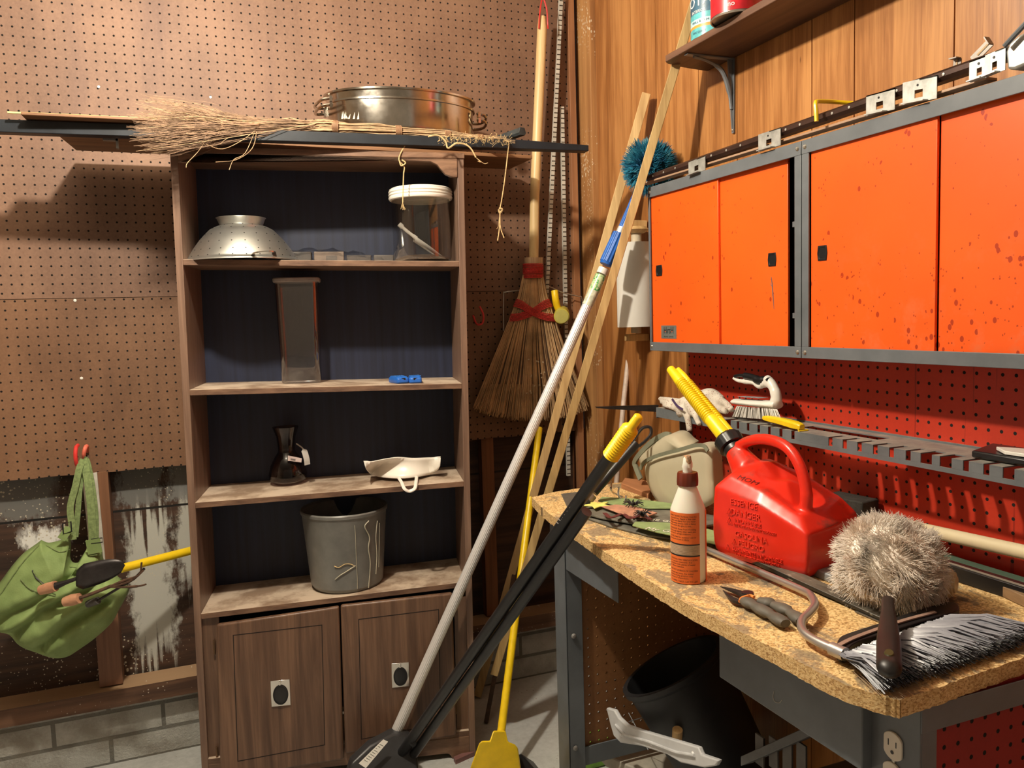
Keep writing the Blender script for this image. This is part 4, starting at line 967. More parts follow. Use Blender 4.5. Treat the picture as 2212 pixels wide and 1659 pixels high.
# logo lettering on the pole, mostly worn
mb = MB(); d = (q1-q0).normalized(); view = (V(0,0,HC)-q0).normalized(); up_ = d.cross(view).normalized()*-1
up_ = d.cross(view).normalized(); up_ = -up_ if up_.x > 0 else up_
mb.add(text_mesh('Uuooo', .020, .0003, spacing=1.1), Matrix.Translation(lerp(q0,q1,.5)+view*.0138+up_*.006) @ Matrix((d, up_, d.cross(up_))).transposed().to_4x4()); mb.build('worn_lettering', plain('lettering', (.75,.70,.68), .6), bp)
bh = thing('loop_handle', 'black brush handle with hanging loop resting against the black pole', 'handle', P(1265, 1090, z=.84))
a = P(1252, 1098, z=.835); b = P(1374, 958, x=a.x+.17)
rod([lerp(a,b,.24), b], .0125, 18).build('handle_tube', m_black, bh)
rod([a, lerp(a,b,.13)], .0150, 18).build('ferrule', plain('ferrule_dark', (.03,.03,.035), .5), bh)
rod([lerp(a,b,.13), lerp(a,b,.21)], .0152, 18).build('ferrule_band', plain('ferrule_grey', (.25,.19,.17), .4, .3), bh)
d = (b-a).normalized(); u = d.cross((V(0,0,HC)-b).normalized()).normalized()
lo2 = [b+u*.010, b+d*.02+u*.0135, b+d*.045+u*.013, b+d*.058, b+d*.045-u*.013, b+d*.02-u*.0135, b-u*.010]
mb = rod(smoothpath(lo2, 5), .0042, 8); mb.build('loop', m_black, bh)
# dustpan at the foot of the poles
dp = thing('dustpan', 'black plastic dustpan with white sticker at the foot of poles', 'dustpan', P(830, 1659, z=0))
q = [P(745, 1700, y=2.13), P(760, 1650, y=2.14), P(800, 1612, y=2.16), P(850, 1585, y=2.18), P(885, 1588, y=2.18), P(900, 1600, y=2.17), P(905, 1659, y=2.12), P(905, 1720, y=2.08)]
mb = MB(); mb.prism([V(p.x, p.y, max(.002,p.z)) for p in q], (0, .04, 0)); mb.build('pan', plain('pan_black', (.03,.03,.032), .4), dp, bevel=.006)
a, b, c, d = P(775, 1649, y=2.118), P(828, 1597, y=2.138), P(838, 1602, y=2.136), P(790, 1659, y=2.114)
mb = MB(); mb.prism([a, b, c, d], (0, -.001, 0)); st = mb.build('sticker', m_white, dp)
mb = MB(); random.seed(5)
for k in range(9):
    f = .18+.08*k
    for (g0, g1) in ((.12, .12+random.uniform(.2,.75)),):
        p0 = lerp(lerp(a,b,f), lerp(d,c,f), g0); p1 = lerp(lerp(a,b,f), lerp(d,c,f), g1); mb.tube([p0+V(0,-.0015,0), p1+V(0,-.0015,0)], .0005, 4)
mb.build('fine_print', m_black, st)['kind'] = 'stuff'
tag(rod([P(886, 1602, y=2.15), P(893, 1606, y=2.10)], .009, 14).build('hose_end', m_black), 'short black tube end beside the dustpan', 'tube')
mb = MB(); p = P(1003, 1643, z=0); mb.prism([p+V(-.03,-.01,0), p+V(.035,.01,0), p+V(.035,.03,.0), p+V(-.03,.01,0)], (0,0,.014)); tag(mb.build('wood_wedge', wood('wedge', (.12,.05,.045), (.25,.12,.11), 0, 1)), 'small reddish wedge under the bookcase right foot', 'wedge')
mb = MB(); p = P(1128, 1665, z=0.0); mb.loft([[p+V(-.03,-.05,0), p+V(.05,-.05,0), p+V(.05,.03,0), p+V(-.03,.03,0)], [p+V(-.03,-.04,.02), p+V(.02,-.04,.025), p+V(.01,.03,.035), p+V(-.03,.03,.035)]]); tag(mb.build('black_wedge', m_black, bevel=.003), 'dark plastic block on floor right of the yellow broom head', 'block')
# ------------------------------------------------------------------ right wall: upper shelf, cans, bracket
ush = thing('wall_shelf', 'dark brown board shelf high on the panelled wall, holding cans', 'shelf', (1.28, 1.1, 1.978))
m_shw = wood('shelf_brown', (.055,.026,.016), (.17,.085,.05), 1, 1.0, .5)
mb = MB(); zS = 1.978
o_ = [(1.200,1.868),(1.215,1.880),(1.235,1.884),(1.262,1.893),(1.30,1.899),(1.358,1.905),(1.358,.30),(1.200,.30)]
mb.prism([(x, y, zS) for x, y in o_], (0, 0, .017)); mb.build('board', m_shw, ush, bevel=.0015)
m_brk = plain('bracket_grey', (.20,.215,.23), .4, .3, .1, 20)
yb_ = P(1583, 250, x=1.355).y; zb_ = P(1583, 288, x=1.355).z
mb = MB()
mb.prism([(1.357, yb_-.008, zS-.001), (1.357, yb_-.004, zb_), (1.357, yb_+.004, zb_), (1.357, yb_+.008, zS-.001)], (-.003, 0, 0))
mb.prism([(1.355, yb_-.002, zS-.004), (1.340, yb_-.002, zS-.004), (1.344, yb_-.001, zS-.07), (1.353, yb_, zb_+.01)], (0, .004, 0))
mb.box((1.212, yb_-.008, zS-.004), (1.357, yb_+.008, zS-.001))
mb.tube(smoothpath([(1.235, yb_, zS-.006), (1.28, yb_, zS-.014), (1.322, yb_, zS-.035), (1.343, yb_, zS-.085), (1.350, yb_, zS-.13)], 5), [.004]*8+[.006]*8+[.004]*5, 8); mb.build('shelf_bracket', m_brk, ush)
mb = MB(); mb.lathe([(0,.003),(.003,.002),(.0035,0)], (1.354, yb_, zb_+.008), (-1,0,0), 10); mb.build('screw', m_zinc, ush)
def bend(me, c, R_, a0, z0):
    """wrap flat lettering round an upright can"""
    for v in me.vertices:
        a = a0 + v.co.x/R_; r = R_+.0004+v.co.z; v.co = V(c.x+r*math.cos(a), c.y+r*math.sin(a), z0+v.co.y)
    return me
def can_(nm, c, R_, h, bands, texts, lab, cat='can'):
    t = thing(nm, lab, cat, c)
    mb = MB(); mb.lathe([(0,.004),(R_-.004,.004),(R_-.003,0),(R_,0),(R_+.001,.003),(R_-.001,.005),(R_-.001,h-.006),(R_+.001,h-.003),(R_,h),(R_-.008,h),(R_-.010,h-.006),(0,h-.006)], c, (0,0,1), 48); mb.build('can_body', m_tin, t, ang=.5)
    for z0, z1, m in bands:
        mb = MB(); mb.lathe([(R_-.0005,z0),(R_,z0),(R_,z1),(R_-.0005,z1)], c, (0,0,1), 48); mb.build('label_band', m, t, ang=.5)
    for s_, size, a0, z0, m in texts:
        mb = MB(); me = text_mesh(s_, size, .0002); mb.add(bend(me, c, R_, math.radians(a0), c.z+z0), Matrix()); mb.build('lettering', m, t, smooth=False)
    return t
m_tin = plain('tin', (.62,.58,.5), .3, .9, .15, 30)
zt_ = zS+.017
bc_ = P(1524, 70, z=zt_); bc_ = V(1.262, 1.805, zt_)
def ctr(pxl, x, R_):   # centre so that the left silhouette is on a pixel column
    lo_, hi_ = 1.0, 2.2
    for _ in range(40):
        y = (lo_+hi_)/2; c = V(x, y, zt_+.05); d = c-V(0,0,HC); s_ = RT.normalized(); q = c-s_*R_-V(0,0,HC); px = 1106+FPX*q.dot(RT)/q.dot(FW)
        if px > pxl: lo_ = y
        else: hi_ = y
    return V(x, y, zt_)
m_teal = plain('teal_paint', (.10,.42,.46), .35, 0, .2, 40); m_navyl = plain('slate_label', (.05,.13,.20), .35, 0, .2, 40); m_orl = plain('orange_band', (.75,.32,.06), .4)
m_redl = plain('red_label', (.50,.015,.025), .3, 0, .2, 30); m_ltxt = plain('label_white', (.80,.80,.78), .5); m_paleb = plain('pale_blue_label', (.45,.66,.70), .35, 0, .15, 40)
c1 = ctr(1493, 1.266, .052)
an = math.degrees(math.atan2(-c1.y, -c1.x))
m_lb_b = NT('blue_can_label'); v = m_lb_b.obj(); z_ = m_lb_b.xyz(v)[2]
can_('paint_can', c1, .052, .19, [(.008,.031,m_teal),(.031,.038,m_orl),(.038,.052,m_paleb),(.052,.066,m_teal),(.066,.180,m_navyl)],
     [('ROYAL', .036, an-42, .094, m_ltxt), ('INTERIOR', .010, an-40, .070, m_ltxt), ('WALL & TRIM', .0085, an-35, .045, m_navyl), ('ONE QUART', .007, an-38, .02, m_navyl)], 'blue and teal paint can at the left end of the high shelf')
c2 = ctr(1536, 1.225, .060); an = math.degrees(math.atan2(-c2.y, -c2.x))
can_('coffee_can', c2, .060, .16, [(.006,.152,m_redl)], [('ANNUAL', .020, an+22, .055, m_ltxt), ('no', .016, an-12, .020, m_ltxt), ('Blend', .030, an, .095, m_ltxt)], 'red can with white lettering overhanging the high shelf edge')
# ------------------------------------------------------------------ wall cabinets
CX = 1.200; CZ0, CZ1 = 1.216, 1.668
t = NT('orange_enamel'); v = t.pos(); o = t.xyz(v)
base_ = t.ramp(t.noise(v, 3, 4, .5), [(.3, (.82,.095,.008)), (.7, (.92,.125,.012))])
dirt = t.M('MULTIPLY', t.n('ShaderNodeMapRange', **{'Value': o[2], 'From Min': 1.50, 'From Max': 1.26}).outputs[0], t.n('ShaderNodeMapRange', **{'Value': o[1], 'From Min': 1.40, 'From Max': 1.20}).outputs[0])
dirt = t.M('ADD', t.M('MULTIPLY', dirt, .62), .06)
vv = t.vor(t.mapv(v, (1,1,.7)), 60); sel = t.noise(v, 26, 2, .5)
sp = t.M('MULTIPLY', t.M('LESS_THAN', vv, .23), t.M('GREATER_THAN', t.M('ADD', sel, t.M('MULTIPLY', dirt, .22)), .64))
vv2 = t.vor(t.mapv(v, (1,1,.8), (3,1,0)), 130); sp2 = t.M('MULTIPLY', t.M('LESS_THAN', vv2, .22), t.M('GREATER_THAN', t.M('ADD', t.noise(v, 60, 1), t.M('MULTIPLY', dirt, .16)), .66))
run = t.noise(t.mapv(v, (60, 60, 3.2)), 1, 1, .3); sp3 = t.M('MULTIPLY', t.M('GREATER_THAN', t.M('ADD', run, t.M('MULTIPLY', dirt, .08)), .80), t.M('GREATER_THAN', dirt, .3))
smear = t.M('MULTIPLY', t.ramp(t.noise(v, 18, 5, .7), [(.52, 0.), (.66, .45)]), dirt)
c = t.mix(smear, base_, (.62,.20,.09))
c = t.mix(t.M('MULTIPLY', t.M('MAXIMUM', sp, t.M('MAXIMUM', sp2, sp3)), .75), c, (.26,.015,.006)); t.base(c, .36); m_or = t.m
t = NT('cab_grey'); v = t.pos(); t.base(t.ramp(t.noise(v, 12, 5, .6), [(.3, (.105,.118,.13)), (.7, (.15,.165,.18))]), .38); m_cg = t.m
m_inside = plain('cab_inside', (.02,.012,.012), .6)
m_screw = plain('screw_head', (.55,.53,.47), .35, .8)
cabs = []
for ci, (y1, y0) in enumerate(((1.967, 1.361), (1.359, .753))):
    cb_ = thing('wall_cabinet', ['orange sliding-door wall cabinet with maker plate, left of the pair', 'orange sliding-door wall cabinet with splattered doors, right of the pair'][ci], 'cabinet', (1.26, (y0+y1)/2, CZ0), 'orange wall cabinets'); cabs.append(cb_)
    mb = MB()   # carcass: back, ends, top, bottom
    mb.box((1.322, y0, CZ0), (1.326, y1, CZ1)); mb.box((CX+.002, y0, CZ0), (1.322, y0+.003, CZ1)); mb.box((CX+.002, y1-.003, CZ0), (1.322, y1, CZ1))
    mb.box((CX+.002, y0+.003, CZ0), (1.322, y1-.003, CZ0+.003)); mb.box((CX+.002, y0+.003, CZ1-.003), (1.322, y1-.003, CZ1)); mb.build('carcass', m_cg, cb_, smooth=False)
    mb = MB(); mb.box((1.300, y0+.004, CZ0+.004), (1.321, y1-.004, CZ1-.004)); mb.build('inner_back', m_inside, cb_, smooth=False)
    mb = MB(); mb.box((CX, y0, CZ1-.028), (CX+.004, y1, CZ1)); mb.build('top_rail', m_cg, cb_, bevel=.0008)
    mb = MB(); mb.box((CX, y0, CZ0), (CX+.004, y1, CZ0+.024)); mb.build('bottom_rail', m_cg, cb_, bevel=.0008)
    for a, b in ((y0, y0+.020), (y1-(.008 if ci == 0 else .020), y1)):
        mb = MB(); mb.box((CX+.0005, a, CZ0+.0241), (CX+.004, b, CZ1-.0281)); mb.build('stile', m_cg, cb_, bevel=.0006)
    yy = [P(1551.5, 600, x=CX+.006).y, P(1702, 600, x=CX+.014).y] if ci == 0 else [P(2021, 500, x=CX+.006).y, y0+.003]
    ds = []
    for k, (a, b, xx) in enumerate(((y1-.004 if ci == 0 else P(1751, 500, x=CX+.006).y, yy[0], CX+.007), (yy[0]+.02 if ci == 0 else P(2029, 500, x=CX+.014).y, yy[1], CX+.014))):
        mb = MB(); mb.box((xx, b, CZ0+.020), (xx+.006, a, CZ1-.022)); d = mb.build('sliding_door', m_or, cb_, bevel=.001); ds.append(d)
    hs = (((1418,1430,572,597), ds[0]), ((1660,1676,545,576), ds[1])) if ci == 0 else (((1767,1786,529,564), ds[0]),)
    for (a, b, c, d), par in hs:
        xx = CX+(.0065 if par is ds[0] else .0135); p0, p1 = P(a, d, x=xx), P(b, c, x=xx); mb = MB()
        ym, zm = (p0.y+p1.y)/2, (p0.z+p1.z)/2; hy, hz = abs(p1.y-p0.y)/2, abs(p1.z-p0.z)/2
        rim = [[V(xx-.0012, ym+s_*hy*q*(.94+.06*(abs(u_) < .5)), zm+u_*hz*q) for s_, u_ in ((-1,-1),(-1.12,0),(-1,1),(1,1),(1.12,0),(1,-1))] for q in (1, .72)]
        rim = [[V(xx, *p[1:]) for p in rim[0]], rim[0], rim[1], [V(xx-.0002, *p[1:]) for p in rim[1]]]
        mb.loft(rim, (True, True)); mb.build('finger_pull', m_black, par, bevel=.0004)
    for a, b in ((y0+.010, CZ1-.014), (y1-.010, CZ1-.014), (y0+.010, CZ0+.012), (y1-.010, CZ0+.012)):
        mb = MB(); mb.lathe([(0,.0035),(.003,.003),(.0048,.0005),(.0048,0)], (CX, a, b), (-1,0,0), 16); mb.box((CX-.0037, a-.0042, b-.0004), (CX-.0030, a+.0042, b+.0004)); mb.build('screw', m_screw, cb_)
    for z in (1.30, 1.495) if ci == 0 else ():
        mb = MB(); mb.box((CX+.012, y0+.018, z), (CX+.05, y0+.040, z+.012)); mb.build('shelf_clip', m_cg, cb_, bevel=.001)
    if ci == 0:
        p0, p1 = P(1429, 731, x=CX+.0068), P(1461, 703, x=CX+.0068); mb = MB(); mb.box((CX+.0062, p1.y, p0.z), (CX+.007, p0.y, p1.z)); pl_ = mb.build('maker_plate', plain('plate_grey', (.23,.25,.24), .35, .4), ds[0])
        MX = frame(((CX+.0062), (p0.y+p1.y)/2, (p0.z+p1.z)/2), (0,-1,0), (0,0,1))
        mb = MB(); mb.add(text_mesh('HırsH', .026, .0002, spacing=.95), MX @ Matrix.Translation((0, .004, 0)) @ Matrix.Diagonal((.80,1,1,1))); mb.build('plate_lettering', m_black, pl_, smooth=False)
        mb = MB(); mb.add(text_mesh('WORK CENTER', .0065, .0002), MX @ Matrix.Translation((0, -.013, 0))); mb.build('small_lettering', m_black, pl_, smooth=False)
        for dx in (-.0165, .0165): mb = MB(); mb.add(text_mesh('-', .016, .0003), MX @ Matrix.Translation((dx, .0025, .0003))); mb.build('orange_dash', m_or, pl_, smooth=False)
        for q in (((1666,598),(1668,612),(1670,640),(1672,668)), ((1667,618),(1664,612))):
            mb = MB(); mb.tube([P(a, b, x=CX+.0136) for a, b in q], [.0006]+[.0013]*(len(q)-2)+[.0005], 5); mb.build('paint_scratch', m_cg, ds[1])
# long clamp bar and its clips on top of the cabinets
def rx(px, py, x): return P(px, py, x=x)
bar = thing('clamp_bar', 'long dark steel bar with holes lying along the cabinet tops', 'bar', (1.22, 1.3, 1.675))
m_brn = plain('bar_brown', (.06,.030,.022), .4, .5, .2, 20)
a, b = rx(1404, 388, 1.215), rx(2240, 100, 1.215)
def on(t_, dx=0, dz=0): return lerp(a, b, t_)+V(dx, 0, dz)
def tt(px):   # fraction of bar at pixel column
    q = rx(px, 829, 1.215); return (q.y-a.y)/(b.y-a.y)
mb = MB(); mb.loft([[on(f, dx, dz) for dx, dz in ((-.006,-.006),(-.012,0),(-.012,.008),(-.006,.013),(.006,.013),(.012,.006),(.012,-.006))] for f in (0, 1)]); mb.build('bar_body', m_brn, bar, ang=.5)
mb = MB()
for k, px in enumerate((1425,1448,1473,1550,1582,1612,1708,1738,1775,1806,1842,1942,2040)):
    p = on(tt(px), -.0123, .003); mb.lathe([(0,.0012),(.0028,.0008),(.003,0)], p, (-1,0,0), 6)
mb.build('bar_hole', plain('pin_grey', (.42,.40,.36), .5, .4), bar)['kind'] = 'stuff'
a2, b2 = rx(1386, 399, 1.208), rx(2130, 172, 1.208)
mb = MB(); e = V(.026,0,0); u_ = V(0,0,.005); mb.hexa([a2, b2, b2+e, a2+e, a2+u_, b2+u_, b2+e+u_, a2+e+u_])
tag(mb.build('wood_strip', wood('strip_wood', (.26,.15,.09), (.50,.33,.22), 1, 1.2), bevel=.001), 'thin weathered wood strip under the dark clamp bar on cabinets', 'strip')
m_clip = plain('clip_zinc', (.55,.56,.53), .4, .6, .18, 40)
CL = [((1487,351),(1523,336),30,'small zinc pipe clip on the clamp bar, nearest the blue duster'), ((1638,291),(1686,275),37,'zinc pipe clip with square hole above the maker-plate cabinet'), ((1871,207),(1933,190),44,'pale grey pipe clip with two holes above the splattered door'), ((1950,179),(2024,162),48,'bright silver pipe clip with square hole, right of the grey one'), ((2094,133),(2140,116),46,'silver clip with curled lip beside the bar end at upper right'), ((2128,120),(2172,101),48,'silver clip overlapping its neighbour at the far right of the bar')]
for k, (p0, p1, hpx, lb__) in enumerate(CL):
    xx = 1.200; q0, q1 = rx(p0[0], p0[1], xx), rx(p1[0], p1[1], xx); h_ = (q0.z-rx(p0[0], p0[1]+hpx, xx).z)
    r_ = thing('pipe_clip', lb__, 'clip', (q0+q1)/2-V(0,0,h_), 'pipe clips on the clamp bar')
    def pt(u__, v__, dx=0): return lerp(q0, q1, u__)-V(0,0,h_*v__)+V(dx,0,0)
    mb = MB()
    for (u0,u1,v0,v1) in ((0,1,0,.45),(0,.36,.45,.80),(.60,1,.45,.80),(0,1,.80,1)):
        mb.hexa([pt(u0,v1), pt(u1,v1), pt(u1,v1,.0015), pt(u0,v1,.0015), pt(u0,v0), pt(u1,v0), pt(u1,v0,.0015), pt(u0,v0,.0015)])
    mb.build('face_plate', m_clip, r_, smooth=False)
    mb = MB(); mb.hexa([pt(0,.06), pt(1,.06), pt(1,.06,.032), pt(0,.06,.032), pt(0,0), pt(1,0), pt(1,0,.032), pt(0,0,.032)]); mb.build('top_flange', m_clip, r_, smooth=False)
    mb = MB(); mb.hexa([pt(.1,1.02,-.012), pt(.75,1.02,-.012), pt(.75,1.0,.002), pt(.1,1.0,.002), pt(.1,.97,-.012), pt(.75,.97,-.012), pt(.75,.95,.002), pt(.1,.95,.002)]); mb.build('lower_lip', m_clip, r_, smooth=False)
    if k > 0: mb = MB(); mb.lathe([(0,.0008),(.002,.0008),(.0022,0)], pt(.45,.25), (-1,0,0), 10); mb.build('rivet_hole', m_black, r_)
hk = rod(smoothpath([rx(1764, 262, 1.185), rx(1763, 240, 1.185), rx(1762, 222, 1.187), rx(1769, 219, 1.20), rx(1800, 220, 1.24), rx(1842, 223, 1.275)], 5), .0042, 8)
tag(hk.build('bike_hook', m_yellow), 'yellow bent hook lying over the clamp bar, above the cabinets', 'hook')
for q, w_, lb__, th in ((((2100, 131), (2140, 90)), .016, 'thin slotted metal arm leaning up behind the clips at upper right', .002), (((2066, 152), (2068, 128)), .015, 'small slotted angle tab sticking up behind the clamp bar', .002)):
    a_, b_ = rx(q[0][0], q[0][1], 1.25), rx(q[1][0], q[1][1], 1.25); d = (b_-a_).normalized(); s_ = V(0,1,0); s_ = (s_-d*s_.dot(d)).normalized()*w_/2
    mb = MB(); mb.prism([a_-s_, a_+s_, b_+s_, b_-s_], (th, 0, 0)); mb.prism([b_-s_, b_+s_, b_+s_+d*.002, b_-s_+d*.002], (-.012,0,0))
    r_ = tag(mb.build('metal_tab', plain('tab_grey', (.30,.27,.24), .4, .6), smooth=False), lb__, 'metal tab')
    mb = MB(); c_ = lerp(a_, b_, .6); mb.prism([c_-s_*.2-d*.012-V(.0004,0,0), c_+s_*.2-d*.012-V(.0004,0,0), c_+s_*.2+d*.012-V(.0004,0,0), c_-s_*.2+d*.012-V(.0004,0,0)], (-.0006,0,0)); mb.build('slot', plain('slot_light', (.5,.33,.16), .6), r_)
mb = MB(); q = [rx(*p, 1.20) for p in ((2172,112),(2180,92),(2200,76),(2230,60),(2240,130),(2190,150),(2175,150))]; mb.prism(q, (.04, 0, 0))
bk2 = tag(mb.build('bar_bracket', m_clip, bevel=.004), 'bulky grey metal casting at the far right end of the bar', 'bracket')
mb = MB(); mb.tube([rx(2170, 100, 1.19), rx(2190, 78, 1.19), rx(2240, 25, 1.19)], .004, 8); mb.build('rod', m_metal_grey, bk2)
# ------------------------------------------------------------------ red pegboard back and tool rack
m_red = pegmat('red_pegboard', 1, 1.1753, -.1519+HC, (.48,.030,.012), (.60,.045,.018), .42, drips=(.16,.01,.008), r=.0033)
mb = MB(); mb.box((1.327, .30, .80), (1.333, 1.966, CZ0+.02)); tag(mb.build('red_pegboard', m_red, smooth=False), 'red pegboard panel between the workbench and the cabinets', 'pegboard')
rk = thing('tool_rack', 'grey steel tool rack with notched lip on the red pegboard', 'rack', (1.27, 1.3, 1.03))
RZ = 1.055; t = NT('rack_grey'); v = t.pos(); up = t.xyz(t.n('ShaderNodeNewGeometry').outputs['Normal'])[2]
g = t.ramp(t.noise(v, 14, 5, .6), [(.3, (.10,.115,.125)), (.7, (.17,.185,.195))]); dst = t.ramp(t.noise(v, 22, 5, .7), [(.35, (.20,.19,.17)), (.65, (.42,.38,.31))])
t.base(t.mix(t.M('MULTIPLY', t.M('GREATER_THAN', up, .5), .75), g, dst), .5); m_rack = t.m
def yr(px, py=950): return P(px, py, x=1.21).y
slots = [(yr(1574,905), .020), (yr(1595,908), .009), (yr(1617,912), .009), (yr(1640,916), .009), (yr(1663,920), .009), (yr(1688,926), .010), (yr(1714,932), .010),
         (yr(1795,950), .011), (yr(1826,956), .011), (yr(1858,962), .011), (yr(1892,967), .011), (yr(1927,974), .011), (yr(1963,980), .011), (yr(2002,985), .024), (yr(2044,995), .024), (yr(2088,1003), .011), (yr(2132,1011), .011), (yr(2180,1022), .020), (yr(2240,1035), .011)]
slots = sorted(slots, key=lambda s_: -s_[0]); yL = 1.952; yR = .52
mbp = MB(); cur = yL
for yc, w_ in slots+[(yR-.1, .2)]:
    a_, b_ = cur, yc+w_/2
    mbp.box((1.2085, b_, RZ-.002), (1.245, a_, RZ)); mbp.box((1.2085, b_, RZ-.018), (1.2105, a_, RZ-.0022)); cur = yc-w_/2
mbp.box((1.2085, yR, RZ-.027), (1.2105, yL, RZ-.0181))
o0, o1 = P(1738, 922, z=RZ).y, P(1892, 950, z=RZ).y
mbp.box((1.2452, o0, RZ-.002), (1.3268, yL, RZ)); mbp.box((1.2452, yR, RZ-.002), (1.3268, o1, RZ)); mbp.box((1.2452, o1, RZ-.002), (1.262, o0, RZ)); mbp.box((1.297, o1, RZ-.002), (1.3268, o0, RZ))
mbp.box((1.324, yR, RZ), (1.3268, yL, RZ+.004)); mbp.build('notched_shelf', m_rack, rk, smooth=False)
mb = MB(); mb.box((1.2085, yL, RZ-.030), (1.3268, yL+.002, RZ)); mb.box((1.285, yL-.002, RZ-.14), (1.3268, yL+.002, RZ-.03)); mb.build('end_bracket', m_rack, rk, smooth=False)
bl_ = [P(1290, 879, y=1.985), P(1292, 882, y=1.985), P(1420, 890, y=1.955), P(1423, 875, y=1.955), P(1350, 877, y=1.97)]
mb = MB(); mb.prism(bl_, (0,.012,0)); tag(mb.build('saw_blade', m_dark_steel), 'thin dark blade sticking out left of the tool rack', 'blade')
mb = MB(); q = [P(2098, 988, z=RZ+.002), P(2150, 968, z=RZ+.002), P(2230, 962, z=RZ+.002), P(2240, 1012, z=RZ+.002)]; mb.loft([[p for p in q], [p+V(0,0,.012) for p in q]])
ty = tag(mb.build('black_tray', m_black, bevel=.003), 'shallow black tray on the right part of the tool rack', 'tray')
mb = MB(); q = [P(2152, 972, z=RZ+.015), P(2240, 978, z=RZ+.015), P(2240, 992, z=RZ+.015), P(2170, 982, z=RZ+.015)]; mb.prism(q, (0,0,.006)); tag(mb.build('white_scrap', m_white, bevel=.001), 'white plastic piece lying in the black tray', 'plastic piece')
# gloves
def blend(mb, name, m, parent=None, vox=.0028, sm=6):
    o = mb.build(name, m, parent); r = o.modifiers.new('r', 'REMESH'); r.mode = 'VOXEL'; r.voxel_size = vox; r.use_smooth_shade = True
    s_ = o.modifiers.new('s', 'SMOOTH'); s_.iterations = sm; s_.factor = .6; return o
t = NT('glove'); v = t.pos(); c = t.ramp(t.noise(v, 30, 5, .6), [(.3, (.46,.40,.33)), (.7, (.72,.67,.58))])
sp = t.M('MULTIPLY', t.M('LESS_THAN', t.vor(t.mapv(v,(1,1,1)), 210), .28), t.M('GREATER_THAN', t.noise(v, 22, 2), .50)); t.base(t.mix(t.M('MULTIPLY', sp, .8), c, (.20,.035,.025)), .85); t.bump(t.noise(v, 300, 2), .2); m_glove = t.m
def gl(px, py, x): return P(px, py, x=x)
g1 = [(((1520,872,1.245),(1490,885,1.225),(1468,888,1.215)), (.014,.021,.019)), (((1500,862,1.24),(1475,872,1.225)), (.016,.018)), (((1475,870,1.222),(1450,864,1.215),(1424,861,1.21)), (.010,.0075,.006)), (((1472,880,1.218),(1450,872,1.212),(1427,868,1.208)), (.010,.0075,.006)), (((1472,888,1.214),(1452,880,1.208),(1432,875,1.205)), (.010,.007,.005)),
      (((1480,885,1.215),(1486,905,1.203),(1490,932,1.200)), (.013,.009,.008)), (((1500,885,1.218),(1503,900,1.203),(1511,918,1.200)), (.013,.008,.007)), (((1490,870,1.225),(1500,895,1.208)), (.018,.012))]
mb = MB()
for q, r_ in g1: mb.tube(smoothpath([gl(*p) for p in q], 4), [lerp(r_[min(len(r_)-1,int(i/4))], r_[min(len(r_)-1,int(i/4)+1)], (i % 4)/4) for i in range(4*(len(q)-1)+1)], 10)
for q, r_ in g1: mb.lathe([(0,-1),(.7,-.7),(1,0),(.7,.7),(0,1)], (0,0,0)) if False else None
gA = blend(mb, 'work_glove', m_glove); tag(gA, 'stained white glove with fingers drooping over the rack lip', 'glove', 'pair of stained work gloves')
mb = MB(); mb.ribbon(smoothpath([gl(1452,862,1.195), gl(1462,876,1.192), gl(1475,885,1.190)], 4), [.006]*9, .0015, (-1,0,.3)); mb.build('cuff_tag', plain('purple_tag', (.06,.03,.10), .6), gA)
g2 = [(((1512,858,1.26),(1535,855,1.255),(1555,868,1.245)), (.018,.021,.018)), (((1550,865,1.245),(1568,872,1.235),(1581,886,1.225)), (.014,.009,.0075)), (((1540,872,1.24),(1556,884,1.232),(1570,889,1.226)), (.013,.009,.008)), (((1525,868,1.25),(1545,882,1.24)), (.016,.010))]
mb = MB()
for q, r_ in g2: mb.tube(smoothpath([gl(*p) for p in q], 4), [lerp(r_[min(len(r_)-1,int(i/4))], r_[min(len(r_)-1,int(i/4)+1)], (i % 4)/4) for i in range(4*(len(q)-1)+1)], 10)
tag(blend(mb, 'work_glove', m_glove), 'stained white glove lying on the rack just left of the scrub brush', 'glove', 'pair of stained work gloves')
# scrub brush
sb = thing('scrub_brush', 'white iron-handled scrub brush with black grip on the rack', 'brush', P(1635, 905, x=1.25))
bxp = lambda px, py, dx=0: P(px, py, x=1.25+dx)
m_wb = plain('brush_white', (.80,.78,.72), .28, 0, .03, 10)
top = [(1588,862),(1600,858),(1630,860),(1660,862),(1681,866)]; low = [(1588,872),(1600,876),(1640,880),(1665,884),(1681,882)]
mb = MB(); rings = []
for i in range(17):
    f = i/16; tx = 1588+93*f; ty_ = lerp(861, 866, f); ly = lerp(873, 884, f); w_ = .026*math.sin(PI*(.10+.80*f))**.4
    a_, b_ = bxp(tx, ty_), bxp(tx, ly); m_ = (a_+b_)/2; hz = (a_.z-b_.z)/2
    rings.append([m_+V(w_*math.cos(a), 0, hz*math.sin(a)) if abs(math.sin(a)) < 1.1 else m_ for a in [2*PI*k/16 for k in range(16)]])
mb.loft(rings); 
mb.tube(smoothpath([bxp(1674,876), bxp(1677,860), bxp(1673,842), bxp(1664,826), bxp(1655,818)], 5), [.014]*5+[.0125]*5+[.0115]*5+[.011]*6, 14)
mb.tube(smoothpath([bxp(1664,830), bxp(1655,826), bxp(1642,834), bxp(1628,826), bxp(1610,824), bxp(1595,822), bxp(1585,816)], 5), [.011]*8+[.0075]*6+[.0065]*8+[.005]*9, 12)
blend(mb, 'brush_body', m_wb, sb, .0022, 4)
